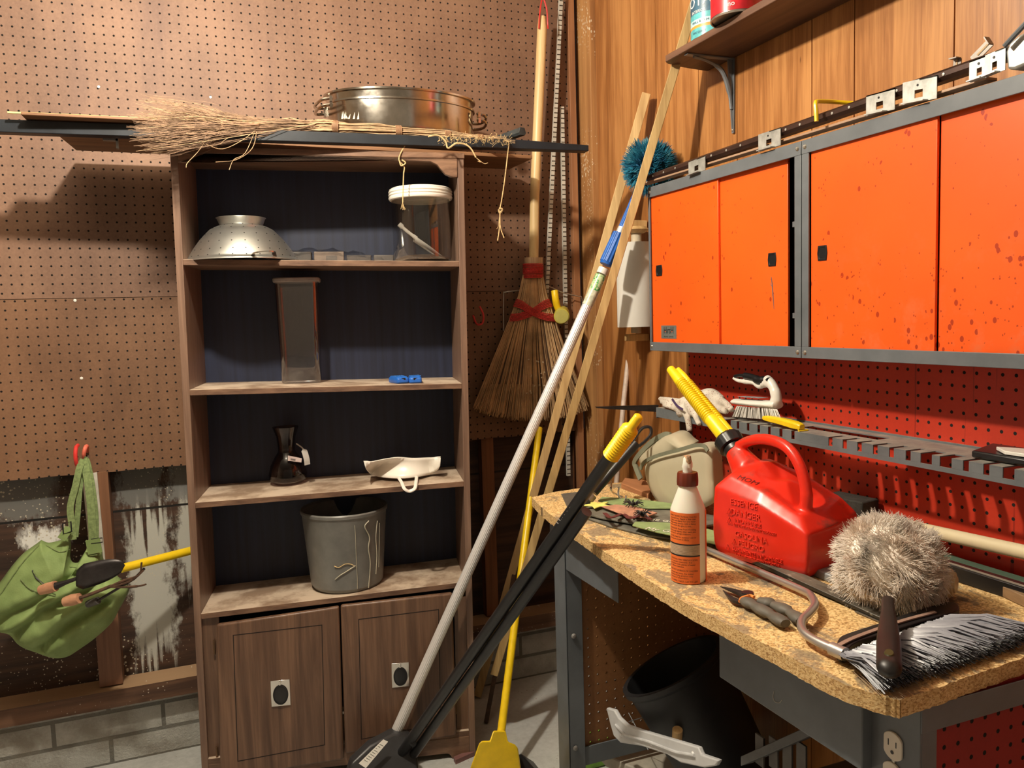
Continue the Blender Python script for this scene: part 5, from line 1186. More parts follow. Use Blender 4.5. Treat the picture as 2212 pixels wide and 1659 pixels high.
mb = MB(); mb.tube(smoothpath([bxp(1663,822,-.003), bxp(1652,821,-.003), bxp(1640,822,-.003), bxp(1628,816,-.003), bxp(1612,812,-.003), bxp(1598,811,-.003), bxp(1587,813,-.003)], 5), [.0075]*6+[.010]*8+[.008]*8+[.004]*9, 14); mb.build('black_grip', m_black, sb)
mb = MB(); random.seed(14)
for i in range(520):
    f = random.random(); w_ = random.uniform(-1, 1); p = bxp(lerp(1592,1678,f), lerp(877,884,f), w_*.022); e = bxp(lerp(1583,1688,f), lerp(900,909,f), w_*.027)+V(0,random.uniform(-.002,.002),0); mb.tube([p, lerp(p,e,.5)+V(0,0,.001), e], .0009, 3)
mb.build('bristles', plain('bristle_white', (.72,.70,.65), .6), sb)['kind'] = 'stuff'
mb = MB(); a_, b_ = bxp(1602,860.5,-.004), bxp(1650,864,-.004); mb.prism([a_+V(-.012,0,.0045), b_+V(-.012,0,.0045), b_+V(.012,0,.0045), a_+V(.012,0,.0045)], (0,0,.0008)); mb.build('top_sticker', plain('faded_sticker', (.35,.38,.42), .5, 0, .4, 90), sb)
yb2 = thing('plastic_scraper', 'small yellow plastic handle lying on the rack beside the scrub brush', 'handle', P(1690, 918, x=1.225))
rings = []; a_, b_ = P(1650, 902, x=1.222), P(1733, 922, x=1.222)
for i in range(15):
    f = i/14; s_ = .0095*(1-.35*abs(2*f-1)**6)*(.8+.3*f); c_ = lerp(a_, b_, f)+V(0,0,.002*math.sin(PI*f)); rings.append([c_+V(q*s_*1.1, 0, w_*s_) for q, w_ in ((-1,-.8),(-1,.4),(-.6,.8),(.6,.8),(1,.4),(1,-.8))])
mb = MB(); mb.loft(rings); mb.build('handle_body', m_yellow, yb2, bevel=.0015)
mb = MB(); q = lerp(a_, b_, 1.0); mb.tube([q+V(-.008,.002,-.006), q+V(-.012,-.003,-.008), q+V(.012,-.003,-.008)], .0025, 6); mb.build('end_lug', m_yellow, yb2)
# ------------------------------------------------------------------ workbench
BZ = .825
wb_ = thing('workbench', 'grey steel workbench with worn particle board top and pegboard ends', 'workbench', (1.08, 1.35, 0))
t = NT('particle_board'); v = t.pos(); nrm = t.xyz(t.n('ShaderNodeNewGeometry').outputs['Normal'])[2]
chips = t.vor(t.mapv(v, (1,1,1.6)), 330, out='Color'); cf_ = t.n('ShaderNodeSeparateColor'); t.set(cf_.inputs[0], chips)
fine = t.noise(v, 380, 4, .7)
f = t.M('ADD', t.M('MULTIPLY', cf_.outputs[0], .45), t.M('MULTIPLY', fine, .55))
col = t.ramp(f, [(.26, (.36,.19,.06)), (.42, (.68,.42,.16)), (.66, (.90,.66,.32))])
st = t.noise(t.mapv(v, (1.6,1,1)), 9, 7, .72, .8); up = t.M('GREATER_THAN', nrm, .6)
col = t.mix(t.M('MULTIPLY', t.ramp(st, [(.50, 0.), (.56, .75)]), up), col, (.21,.17,.12))
st2 = t.noise(t.mapv(v, (1,1,1), (4,2,0)), 13, 6, .7)
col = t.mix(t.M('MULTIPLY', t.ramp(st2, [(.60, 0.), (.64, .8)]), up), col, (.10,.085,.065))
side = t.M('SUBTRACT', 1., up); col = t.mix(t.M('MULTIPLY', side, .25), col, (.28,.14,.045))
edgeblot = t.M('MULTIPLY', side, t.ramp(t.noise(t.mapv(v, (1,12,1)), 2, 3, .5), [(.64, 0.), (.68, .7)])); col = t.mix(edgeblot, col, (.05,.03,.02))
t.base(col, .8); t.bump(f, .8, .003); m_pb = t.m
tr = [P(a, b, z=BZ) for a, b in ((1149,1074),(1170,1096),(1205,1123),(1258,1156),(1310,1194),(1365,1230),(1460,1290),(1551,1339),(1620,1375),(1683,1406),(1760,1447),(1825,1477),(1890,1500),(1930,1509),(1941,1512),(1943,1513),(1945,1512),(1960,1507),(2030,1484),(2120,1452),(2212,1420))]
rE = tr[-1]; outl = [p.xy for p in smoothpath(tr, 4)]; outl.append(V(1.326, rE.y+.012).xy); outl.append(V(1.326, 2.02).xy); outl += [P(1330,1043,z=BZ).xy, P(1200,1062,z=BZ).xy]
mb = MB(); random.seed(31); dens = []
for a, b in zip(outl, outl[1:]+outl[:1]):
    k = max(1, int((b-a).length/.006))
    for i in range(k): p = a.lerp(b, i/k); j = .0016 if p.x < 1.2 else 0; dens.append((p.x+random.uniform(-j,j), p.y+random.uniform(-j,j)))
mb.prism([(x, y, BZ-.024) for x, y in dens], (0,0,.024)); mb.build('bench_top', m_pb, wb_, bevel=.002, seg=2)
FX = .842
def bxx(a, b, nm, m=m_metal_grey, bev=.0008, par=wb_): mb = MB(); mb.box(a, b); return mb.build(nm, m, par, bevel=bev)
zb_l = P(1332, 1301, x=FX).z; yg = P(1334, 1270, x=FX).y
bxx((FX, yg, zb_l), (FX+.003, 1.892, BZ-.0245), 'front_apron')
dz = P(1557, 1460, x=.832).z; dy1, dy0 = P(1553, 1400, x=.832).y, P(1862, 1600, x=.832).y
dr = bxx((.832, dy0, dz-.004), (1.15, dy1, BZ-.026), 'drawer', m_metal_grey, .002)
mb = rod(smoothpath([P(a, b, x=.8315) for a, b in ((1672,1493),(1670,1505),(1674,1516),(1684,1518),(1689,1512))], 4), .0006, 5); mb.build('scratch', plain('scratch', (.45,.43,.38), .5), dr)
def leg(x, y, sx, sy, w_=.052, zb=0, nm='leg'):
    mb = MB(); th = .003
    xs = sorted((x, x+sx*w_)); ys = sorted((y, y+sy*w_*1.5)); 
    mb.box((min(x, x+sx*th), ys[0], zb), (max(x, x+sx*th), ys[1], BZ-.0245)); mb.box((xs[0], min(y, y+sy*th), zb), (xs[1], max(y, y+sy*th), BZ-.0245)); return mb.build(nm, m_metal_grey, wb_, bevel=.0008)
yl0 = P(1225, 1400, x=FX-.003).y
leg(FX-.003, yl0, 1, 1, .045); leg(1.318, 1.89, -1, -1, .045); leg(1.318, .76, -1, 1, .045)
m_pegb = pegmat('tan_pegboard', 0, .88, .21, (.17,.07,.022), (.27,.12,.042), .55, through=True, r=.0030)
bxx((FX+.002, yl0+.012, .20), (1.318, yl0+.016, BZ-.09), 'end_panel', m_pegb, 0)
bxx((FX+.002, yl0+.004, .155), (1.318, yl0+.008, .205), 'lower_rail')
for (a, b) in ((1239, 1374), (1243, 1616)):
    p = P(a, b, y=yl0-.001); mb = MB(); mb.lathe([(0,.005),(.004,.0045),(.0065,.002),(.0068,0)], p, (0,-1,0), 18); mb.build('bolt', plain('bolt_head', (.28,.27,.26), .5, .3), wb_)
bxx((FX+.001, .745, .10), (FX+.13, 1.17, .14), 'lower_side_rail') if False else None
# right end: post with outlets, red pegboard end
y_a, y_b = P(1872, 1600, x=.850).y, P(1988, 1600, x=.850).y
mb = MB(); mb.box((.850, y_b, 0), (.853, y_a, BZ-.0245)); mb.box((.853, y_b, 0), (P(2024, 1600, y=y_b).x, y_b+.003, BZ-.0245)); mb.box((.853, y_a-.003, 0), (.93, y_a, BZ-.0245)); post = mb.build('outlet_post', m_metal_grey, wb_, bevel=.0008)
bxx((.85, y_b-.002, BZ-.060), (1.326, y_b+.0, BZ-.0245), 'top_rail')
m_redend = pegmat('red_end_board', 0, .90, .30, (.22,.012,.012), (.30,.016,.016), .6, r=.0033)
bxx((P(2024, 1600, y=y_b+.004).x-.01, y_b+.006, .05), (1.326, y_b+.010, BZ-.0245), 'red_end_panel', m_redend, 0)
m_ivory = plain('ivory_outlet', (.72,.66,.56), .35, 0, .03, 20)
for k, (px, py) in enumerate(((1931, 1611), (1929, 1676))):
    c = P(px, py, x=.8495); mb = MB(); w_ = .0155; h_ = .0195
    pts = [V(.850, c.y+w_*max(-.82, min(.82, math.cos(a)))*1.18, c.z+h_*math.sin(a)) for a in [2*PI*i/36 for i in range(36)]]
    mb.prism(pts, (-.0035, 0, 0)); ou = mb.build('outlet', m_ivory, post, bevel=.0008)
    mb = MB(); xx = .8462
    mb.box((xx, c.y+.0058, c.z-.001), (xx+.0005, c.y+.0074, c.z+.008)); mb.build('slot', m_black, ou, smooth=False)
    mb = MB(); mb.box((xx, c.y-.0070, c.z+.0), (xx+.0005, c.y-.0054, c.z+.008)); mb.build('slot', m_black, ou, smooth=False)
    mb = MB(); mb.lathe([(0,.0005),(.0026,.0005),(.0026,0)], (xx+.0002, c.y, c.z-.0085), (-1,0,0), 14); mb.build('ground_hole', m_black, ou)
mb = MB(); c = P(1931, 1643, x=.8495); mb.lathe([(0,.002),(.0025,.0015),(.003,0)], c, (-1,0,0), 12); mb.build('screw', m_screw, post)

# ------------------------------------------------------------------ things on the bench
def wl(q, z): return [P(a, b, z=z) for a, b in q]
# glue bottle
m_gl = NT('milky_plastic'); m_gl.base((.80,.76,.66), .35, 0, Subsurface_Weight=.25); m_gl = m_gl.m
gb = P(1488, 1264, z=BZ); dv = V(gb.x, gb.y, 0).normalized(); gr_ = .5*77/FPX*(gb-V(0,0,HC)).dot(FW); gc = gb+dv*gr_*.98; gc.z = BZ
hz = lambda py: P(1488, py, y=gc.y).z-BZ
gt = thing('glue_bottle', 'white squeeze bottle with orange labels and brown cap on bench', 'bottle', gc)
mb = MB(); mb.lathe([(0,.001),(gr_*.9,.001),(gr_,.006),(gr_,hz(1105)),(gr_*.97,hz(1097)),(gr_*.50,hz(1050)),(gr_*.46,hz(1044)),(gr_*.46,hz(1035)),(0,hz(1035))], gc, (0,0,1), 48); mb.build('bottle_body', m_gl, gt, ang=.7)
m_cap = plain('brown_cap', (.13,.022,.010), .3, 0, .1, 30)
mb = MB(); cr_ = gr_*.585; mb.lathe([(cr_,hz(1047)),(cr_*1.02,hz(1040)),(cr_*.97,hz(1022)),(cr_*.9,hz(1019)),(0,hz(1019))], gc, (0,0,1), 60, fn=lambda th, h: 1+.02*(math.cos(th*14) > .3)); mb.build('cap', m_cap, gt, ang=.5)
mb = MB(); mb.lathe([(gr_*.27,hz(1021)),(gr_*.26,hz(1012)),(gr_*.30,hz(1008)),(gr_*.27,hz(1000)),(gr_*.22,hz(990)),(gr_*.16,hz(984)),(0,hz(983))], gc, (0,0,1), 20, fn=lambda th, h: 1+.07*math.sin(th*3+h*300)); mb.build('nozzle', m_gl, gt)
mb = MB(); mb.lathe([(gr_*.21,hz(1006)),(gr_*.24,hz(995)),(gr_*.17,hz(984)),(0,hz(982))], gc, (0,0,1), 14, fn=lambda th, h: 1+.25*max(0,math.sin(th*2+h*500))); mb.build('dried_glue', plain('dried_glue', (.50,.30,.16), .6, 0, .4, 200), gt)
av = math.atan2(-gc.y, -gc.x)
def wrap(z0, z1, a0, a1, m, nm, off=.0004, par=gt):
    mb = MB(); n = 24; g = [[gc+V((gr_+off)*math.cos(a), (gr_+off)*math.sin(a), z) for a in [lerp(a0, a1, i/n) for i in range(n+1)]] for z in (z0, z1)]
    mb.loft(g, (False, False), close=False); return mb.build(nm, m, par, ang=2)
m_lab = plain('orange_label', (.82,.17,.03), .45, 0, .04, 20); m_beig = plain('beige_label', (.56,.42,.28), .5, 0, .1, 20)
A0, A1_ = av-math.radians(78), av+math.radians(38)
l1 = wrap(hz(1166), hz(1100), A0, A1_, m_lab, 'label'); l2 = wrap(hz(1190), hz(1166), A0, A1_, m_beig, 'label'); l3 = wrap(hz(1250), hz(1191), A0, A1_, m_lab, 'label')
wrap(hz(1250), hz(1098), av+math.radians(68), av+math.radians(150), m_lab, 'label')
wrap(hz(1168), hz(1165.4), A0, A1_, m_black, 'label_rule', .0006); wrap(hz(1192), hz(1189), A0, A1_, m_black, 'label_rule', .0006)
LN = [("DIRECTIONS: Surfaces must be", 1107), ("clean and dry. Apply a thin coat", 1112), ("of glue and clamp for one hour.", 1117), ("Wipe away excess with a damp", 1122), ("cloth while the glue is wet.", 1127), ("STORAGE: Keep from freezing.", 1134), ("Close cap tightly after each use", 1139), ("and store upright indoors.", 1144), ("NOTE: Not for outdoor use or", 1151), ("where moisture is likely.", 1156)]
LN2 = [("CAUTION: MAY IRRITATE EYES.", 1199), ("Do not take internally. If in", 1204), ("eyes flush with plenty of water", 1209), ("for fifteen minutes.", 1214), ("KEEP OUT OF REACH OF CHILDREN", 1222), ("Limited warranty: the maker", 1228), ("replaces faulty product only", 1233), ("with proof of purchase.", 1238), ("TO OPEN TWIST CAP TO LEFT", 1245)]
for LL, par in ((LN, l1), (LN2, l3)):
    mb = MB()
    for s_, py in LL:
        me = text_mesh(s_, .0042, 0, align='LEFT')
        wmax = max(v.co.x for v in me.vertices); k = min(1, gr_*1.75/wmax)
        for v in me.vertices: v.co.x *= k
        mb.add(bend(me, gc, gr_+.0004, A0+math.radians(9), gc.z+hz(py)), Matrix())
    o = mb.build('label_text', m_black, par, smooth=False); o['kind'] = 'stuff'
mb = MB()
for k in range(7):
    z = hz(1187-3*k); mb.tube([gc+V((gr_+.0006)*math.cos(a), (gr_+.0006)*math.sin(a), z) for a in [lerp(A0+.1, A1_-.1, i/20) for i in range(21)]], .00025, 3)
mb.build('label_text', plain('faint_print', (.30,.18,.10), .5), l2)['kind'] = 'stuff'
# gas can
ca = V(.963, 1.345, BZ); ux = V(.050, -.212, 0); uy = V(.160, .040, 0)
gcn = thing('gas_can', 'red plastic gas can with black collar and yellow ribbed spout', 'gas can', ca+ux*.5+uy*.5)
UV8 = [(0,0),(.5,-.02),(1,0),(1.02,.5),(1,1),(.5,1.02),(0,1),(-.02,.5)]
def ring(ins, zs):
    return [ca+ux*(.5+(u-.5)*(1-ins))+uy*(.5+(v-.5)*(1-ins))+V(0,0,z-BZ) for (u, v), z in zip(UV8, zs)]
def subdiv(r, k=4):
    n = len(r); out = []
    for i in range(n):
        a, b, c, d = r[i-1], r[i], r[(i+1) % n], r[(i+2) % n]
        for j in range(k): out.append(lerp(b, c, j/k))
    return out
R_ = [ring(.10,[BZ+.001]*8), ring(.0,[BZ+.018]*8), ring(-.02,[.88]*8), ring(0,[.966,.950,.912,.918,.925,.958,.985,.985]), ring(.22,[.992,.975,.940,.945,.955,.990,1.010,1.010]), ring(.55,[1.000,.975,.945,.945,.960,.99,1.012,1.015]), ring(.9,[.985]*8)]
mb = MB(); mb.loft([subdiv(r) for r in R_])
hx = 1.052
hpth = [P(1582, 985, x=hx), P(1600, 962, x=hx), P(1628, 950, x=hx), P(1662, 950, x=hx), P(1697, 964, x=hx), P(1722, 995, x=hx), P(1738, 1040, x=hx), P(1742, 1085, x=hx), P(1732, 1120, x=hx), P(1715, 1145, x=hx)]
mb.tube(smoothpath(hpth, 5), [.015]*5+[.0115]*28+[.0125]*4+[.015]*5+[.018]*4, 14)
N0, N1, N2 = P(1612, 1010, x=1.05), P(1577, 957, x=1.052), P(1562, 933, x=1.052); dn = (N1-N0).normalized()
mb.tube([N0-dn*.01, N1-dn*.018], [.034, .021], 24)
m_gas = NT('gas_red'); t = m_gas; v = t.obj(); g = t.noise(v, 9, 6, .65)
base_ = t.ramp(t.noise(v, 14, 3), [(.3, (.66,.022,.009)), (.7, (.76,.030,.013))]); up = t.xyz(t.n('ShaderNodeNewGeometry').outputs['Normal'])[2]
dm = t.M('MULTIPLY', t.ramp(g, [(.50, 0.), (.62, .75)]), t.M('GREATER_THAN', up, .35))
t.base(t.mix(dm, base_, (.16,.06,.045)), .30, 0, Subsurface_Weight=.0); t.bump(t.noise(v, 40, 3), .06)
body = blend(mb, 'can_body', m_gas.m, gcn, .0035, 10)
mb = MB(); mb.lathe([(.022,-.022),(.0235,-.020),(.0235,-.010),(.020,-.008),(.029,-.006),(.030,.016),(.027,.021),(.018,.022),(.0,.022)], N1-dn*.006, dn, 72, fn=lambda th, h: 1+(.035*(math.cos(th*18) > .2) if h > -.006 else 0)); mb.build('collar', m_black, gcn, ang=.5)
S0 = N1+dn*.008; S1_ = P(1448, 797, x=1.045); ds = (S1_-S0); Ls = ds.length; dsn = ds.normalized()
pr = [(.0,-.002),(.0185,-.002),(.0175,.002)]
for k in range(61):
    f = k/60; r_ = lerp(.0168, .0125, f)
    if .30 < f < .78: r_ += .0016*math.sin((f-.30)/.48*2*PI*19)
    pr.append((r_, Ls*f))
m_ys = plain('spout_yellow', (.88,.66,.01), .35, 0, .06, 20)
pr = pr[:3]
for k in range(241):
    f = k/240; r_ = lerp(.0170, .0120, f)
    if .28 < f < .80: r_ += .0018*math.sin((f-.28)/.52*2*PI*20)
    if f > .80: r_ = lerp(.0135, .0095, (f-.80)/.2)
    pr.append((r_, Ls*f))
pr += [(.006, Ls), (.005, Ls-.004), (0, Ls-.004)]
mb = MB(); mb.lathe(pr, S0, dsn, 28); mb.build('spout', m_ys, gcn, ang=2)
off = dsn.cross(V(-.3,-1,0)).normalized(); off = off if off.x > 0 else -off; off = (off*.0125+V(0,-.004,0))
pr = []
for k in range(221):
    f = k/220; r_ = lerp(.0098, .0075, f)
    if .22 < f < .80: r_ += .0015*math.sin((f-.22)/.58*2*PI*20)
    if f > .9: r_ *= lerp(1, .7, (f-.9)/.1)
    pr.append((r_, Ls*.94*f))
mb = MB(); mb.lathe(pr+[(0, Ls*.94)], S0+off+dsn*.006, dsn, 20); mb.build('vent_tube', m_ys, gcn, ang=2)
MX = frame(ca+ux*.5+uy*-.03, ux, (0,0,1)); m_gtx = plain('embossed_red', (.80,.05,.025), .28)
from mathutils.bvhtree import BVHTree
bpy.context.view_layer.update(); dg = bpy.context.evaluated_depsgraph_get(); ev = body.evaluated_get(dg); em = ev.to_mesh()
bwm = Matrix.Translation(gcn.location); bvh = BVHTree.FromPolygons([bwm @ v.co for v in em.vertices], [p.vertices[:] for p in em.polygons]); ev.to_mesh_clear()
def laid(me, M, dirn, off=.0008):
    """press lettering onto the can skin, keeping its relief"""
    for v in me.vertices:
        z = v.co.z; q = M @ V(v.co.x, v.co.y, 0); h = bvh.ray_cast(q-dirn*.06, dirn)
        v.co = (h[0] + h[1]*(z+off)) if h[0] is not None else q
    return me
nin = uy.normalized(); z1 = P(1592, 1086, x=.975).z
for s_, sz, dzz, dx in (('ESSENCE', .0170, 0, -.030), ('DANGER', .0180, -.020, -.026), ('INFLAMMABLE', .0100, -.035, -.020), ('LES VAPEURS PEUVENT EXPLOSER', .0066, -.0445, -.004), ('GASOLINA', .0160, -.062, -.012), ('PELIGRO', .0160, -.079, -.012), ('SUMAMENTE INFLAMABLE', .0100, -.094, 0), ('LOS VAPORES PUEDEN EXPLOTAR', .0066, -.104, 0)):
    mb = MB(); mb.add(laid(text_mesh(s_, sz, .0011), MX @ Matrix.Translation((dx, z1+dzz-BZ, 0)), nin), Matrix()); mb.build('embossed_text', m_gtx, gcn, smooth=False)
for k, (dx, dzz) in enumerate(((-.064, -.020), (-.064, -.038), (-.052, -.079), (-.068, -.094))):
    c = MX @ V(dx, z1+dzz-BZ, .0005); e1 = ux.normalized()*.006; mb = MB(); mb.tube([c-e1-V(0,0,.005), c+e1-V(0,0,.005), c+V(0,0,.006)], .0008, 5, closed=True); mb.build('warning_triangle', m_gtx, gcn)
dn_ = V(.55, .2, -.80).normalized(); c_ = P(1607, 1020, x=.99)
mb = MB(); mb.add(laid(text_mesh('MOM', .019, .0002), frame(c_, ux, dn_.cross(ux)*-1), dn_, .0004), Matrix()); mb.build('marker_scrawl', plain('faded_ink', (.16,.012,.01), .5), gcn, smooth=False)
# beige plastic hopper
hp2 = thing('plastic_hopper', 'beige plastic hopper with grey-green rims lying tilted behind the glue bottle', 'container', P(1455, 1110, z=BZ))
m_bg = plain('beige_plastic', (.50,.45,.32), .42, 0, .05, 8); m_gg = plain('greygreen_rim', (.20,.21,.15), .6, 0, .1, 20)
def hq(q, x): return smoothpath([P(a, b, x=x) for a, b in q], 5)
Q1 = [(1386,1008),(1400,995),(1425,985),(1470,975),(1505,966),(1524,968),(1532,985),(1535,1030),(1536,1085),(1515,1102),(1480,1112),(1443,1113),(1410,1085),(1392,1050),(1386,1025)]
mb = MB(); f0, f1, f2, f3 = [[P(a, b, x=xx) for a, b in Q1] for xx in (1.075, 1.07, 1.16, 1.20)]
def shrink(r, k): c = sum(r, V(0,0,0))/len(r); return [lerp(c, p, k) for p in r]
def sm(r): r = list(r)+[r[0]]; return smoothpath(r, 3)[:-1]
base_r = sm([P(a, b, x=1.09) for a, b in Q1]); off_ = V(.085, .055, .004)
mb.loft([shrink(base_r, .55), [p+V(.004,0,0) for p in shrink(base_r, .86)], [p+off_*.18 for p in base_r], [p+off_*.8 for p in shrink(base_r, .99)], [p+off_ for p in shrink(base_r, .85)]])
bo = blend(mb, 'hopper_body', m_bg, hp2, .004, 10)
mb = MB(); Q2 = [(1378,1008),(1376,992),(1395,972),(1425,948),(1442,942),(1456,946),(1470,960),(1480,968),(1468,974),(1425,984),(1400,994),(1386,1006)]
r2 = sm([P(a, b, x=1.10) for a, b in Q2]); mb.loft([shrink(r2, .8), [p+off_*.15 for p in r2], [p+off_*.9 for p in shrink(r2, .98)], [p+off_*1.05 for p in shrink(r2, .8)]]); mb.build('hopper_lid', m_bg, hp2, ang=1.5)
mb = MB(); mb.ribbon([p+V(-.002,0,.001) for p in hq([(1385,1014),(1390,1003),(1402,993),(1428,983),(1470,972),(1503,963),(1522,964),(1531,975)], 1.088)], .009, .004, (-1,-.3,0)); mb.build('body_rim', m_gg, hp2)
mb = MB(); mb.ribbon(hq([(1384,1035),(1374,1010),(1372,996),(1390,972),(1412,952),(1436,939),(1448,940)], 1.125), .014, .006, (-1,-.3,.2)); mb.build('lid_rim', m_gg, hp2)
# garden signs and their bits
m_slate = plain('sign_slate', (.16,.15,.12), .6, 0, .25, 30); m_gsg = plain('sign_green', (.27,.36,.15), .6, 0, .15, 30); m_cream = plain('sign_ink', (.78,.76,.62), .6)
def board(nm, q, z, th, m, lab, tilt=None):
    r_ = [P(a, b, z=z) for a, b in q]; mb = MB(); mb.prism(r_, (0,0,th)); o = mb.build(nm, m, bevel=.0012); tag(o, lab, 'sign', 'wooden garden signs on the bench'); return o, r_
def script(o, a, b, txt, sz, m=m_cream, par=None):
    x = (b-a); c = (a+b)/2; mb = MB(); side = V(0,0,1).cross(x).normalized(); mb.add(text_mesh(txt, sz, .0003), frame(c+V(0,0,.0006), x, side)); mb.build('lettering', m, o, smooth=False)
s1, r_ = board('garden_sign', ((1262,1120),(1240,1103),(1247,1098),(1270,1100),(1340,1112),(1420,1128),(1540,1152),(1560,1168),(1500,1175),(1400,1160),(1320,1140)), BZ+.001, .005, m_slate, 'grey sign board, lowest of the stack left of the glue bottle')
s2, r_ = board('garden_sign', ((1262,1112),(1246,1103),(1250,1097),(1330,1090),(1400,1096),(1470,1104),(1545,1118),(1550,1135),(1480,1146),(1370,1134),(1300,1122)), BZ+.010, .005, m_slate, 'grey sign board with cream lettering lying on the stack')
script(s2, P(1350, 1120, z=BZ+.0152), P(1530, 1132, z=BZ+.0152), 'FAERIE GARDEN', .022)
s3, r_ = board('garden_sign', ((1366,1137),(1372,1130),(1440,1132),(1530,1146),(1600,1166),(1645,1190),(1610,1192),(1520,1172),(1420,1152)), BZ+.019, .004, m_gsg, 'pale green sign board with white script on top of the stack')
script(s3, P(1400, 1142, z=BZ+.0232), P(1500, 1156, z=BZ+.0232), 'My Garden', .026); script(s3, P(1530, 1160, z=BZ+.0232), P(1610, 1180, z=BZ+.0232), 'Grows', .022)
s4, r_ = board('garden_sign', ((1292,1084),(1300,1076),(1370,1080),(1450,1090),(1480,1100),(1400,1100),(1330,1094)), BZ+.017, .004, m_gsg, 'small green sign board at the back of the stack')
mb = MB(); c = P(1290, 1092, z=BZ+.022); mb.prism([c+V(math.cos(a)*(.040 if i % 2 == 0 else .018), math.sin(a)*(.040 if i % 2 == 0 else .018), 0) for i, a in enumerate([PI*k/5+.3 for k in range(10)])], (0,0,.003)); tag(mb.build('wooden_star', plain('star_yellow', (.85,.80,.20), .6), bevel=.001), 'yellow wooden star beside the black pole ends', 'star')
m_pink = plain('terracotta_pink', (.55,.27,.17), .7, 0, .2, 30)
mb = MB(); mb.prism(wl(((1300,1096),(1330,1092),(1372,1096),(1420,1110),(1392,1120),(1350,1115)), BZ+.022), (0,0,.003)); tag(mb.build('wooden_leaf', m_pink, bevel=.001), 'pinkish wooden cut-out lying among the garden signs', 'cut-out')
for k, (px, py, sz, lab) in enumerate(((1368, 1090, .024, 'black wire flower sprawled on top of the garden signs'), (1388, 1112, .020, 'small black wire blossom near the glue bottle, on the signs'))):
    c = P(px, py, z=BZ+.030); mb = MB(); random.seed(40+k)
    for i in range(16):
        a = 2*PI*i/16+random.uniform(-.15,.15); e = c+V(math.cos(a)*sz, math.sin(a)*sz*1.2, random.uniform(-.004,.010)); mb.tube([c, lerp(c,e,.6)+V(0,0,.005), e], [.0018,.0014,.0009], 5)
    mb.lathe([(0,-.004),(.005,-.002),(.005,.003),(0,.005)], c, (0,0,1), 8); tag(mb.build('wire_flower', m_black), lab, 'ornament')
mb = MB(); mb.ribbon(smoothpath([P(1306,1108,z=BZ+.024), P(1320,1118,z=BZ+.030), P(1345,1110,z=BZ+.024), P(1362,1120,z=BZ+.030), P(1385,1112,z=BZ+.024), P(1405,1122,z=BZ+.028)], 5), .010, .0015, (0,0,1)); tag(mb.build('maroon_ribbon', plain('maroon', (.14,.03,.03), .5)), 'wavy maroon strip across the garden signs', 'ribbon')
for k, q in enumerate((((1321,1040,.05),(1320,1058,.035),(1327,1066,.022),(1345,1074,.012)), ((1337,1052,.05),(1336,1068,.032),(1343,1080,.018),(1362,1084,.012)), ((1353,1070,.045),(1350,1085,.028),(1345,1090,.02)))):
    mb = rod(smoothpath([P(a, b, z=BZ+c) for a, b, c in q], 5), .0026, 8); tag(mb.build('peg_hook', m_chrome), ['bent shiny pegboard hook standing tallest near the wood block', 'second bent shiny hook just right of the tallest one', 'short shiny hook end among the signs'][k], 'hook', 'loose pegboard hooks on the bench')
mb = MB(); mb.prism(wl(((1212,1068),(1248,1064),(1240,1100),(1226,1098)), BZ+.001), (0,0,.002)); tag(mb.build('putty_knife', plain('knife_steel', (.30,.30,.28), .35, .7)), 'grey triangular scraper blade near the bench left corner', 'scraper')
mb = MB(); mb.prism([P(a, b, z=BZ+.001) for a, b in ((1342,1060),(1350,1048),(1396,1054),(1408,1078),(1400,1085))], (0,0,.022)); tag(mb.build('wood_block', wood('block', (.30,.12,.05), (.52,.24,.11), 1, 1.2), bevel=.002), 'reddish wood block lying behind the hooks beside the hopper', 'block')
mb = MB(); mb.prism([P(a, b, z=BZ+.001) for a, b in ((1405,1088),(1342,1064),(1340,1072),(1408,1096))], (0,0,.012)); tag(mb.build('chip_strip', m_pb, bevel=.001), 'strip of particle board in front of the reddish wood block', 'strip')
# black flat bar and chrome tubed foxtail brush
a, b = P(1524, 1172, z=BZ+.004), P(1905, 1343, z=BZ+.004); d = (b-a).normalized(); s_ = V(d.y, -d.x, 0); s_ = s_ if s_.x > 0 else -s_
mb = MB(); mb.hexa([a, b, b+s_*.032, a+s_*.032, a+V(0,0,.010), b+V(0,0,.006), b+s_*.032+V(0,0,.006), a+s_*.032+V(0,0,.010)])
t = NT('worn_bar'); v = t.pos(); up = t.xyz(t.n('ShaderNodeNewGeometry').outputs['Normal'])[2]; g = t.noise(t.mapv(v, (1,.3,1)), 40, 5, .7); sc_ = t.ramp(t.noise(t.mapv(v,(1,.4,1)), 60, 3, .6), [(.62, 0.), (.68, .6)])
t.base(t.mix(sc_, t.mix(t.M('GREATER_THAN', up, .5), (.012,.013,.012), t.ramp(g, [(.3, (.05,.045,.035)), (.7, (.20,.18,.14))])), (.45,.42,.34)), .45)
tag(mb.build('flat_bar', t.m, bevel=.0012), 'worn black flat bar lying along the bench in front of gas can', 'bar')
mb = MB(); a2_, b2_ = P(1846, 1322, z=BZ+.0015), P(1898, 1344, z=BZ+.0015); mb.hexa([a2_, b2_, b2_+s_*.018, a2_+s_*.018, a2_+V(0,0,.0015), b2_+V(0,0,.0015), b2_+s_*.018+V(0,0,.0015), a2_+s_*.018+V(0,0,.0015)]); tag(mb.build('metal_end', plain('thin_steel', (.22,.19,.15), .5, .5)), 'thin steel tip showing at the end of the black bar', 'metal strip')
fb = thing('bench_brush', 'grey-bristled bench brush with bent chrome tube handle at bench corner', 'brush', P(1900, 1400, z=BZ))
m_tube = NT('chrome_tube'); m_tube.base((.50,.48,.46), .34, .8); m_tube = m_tube.m
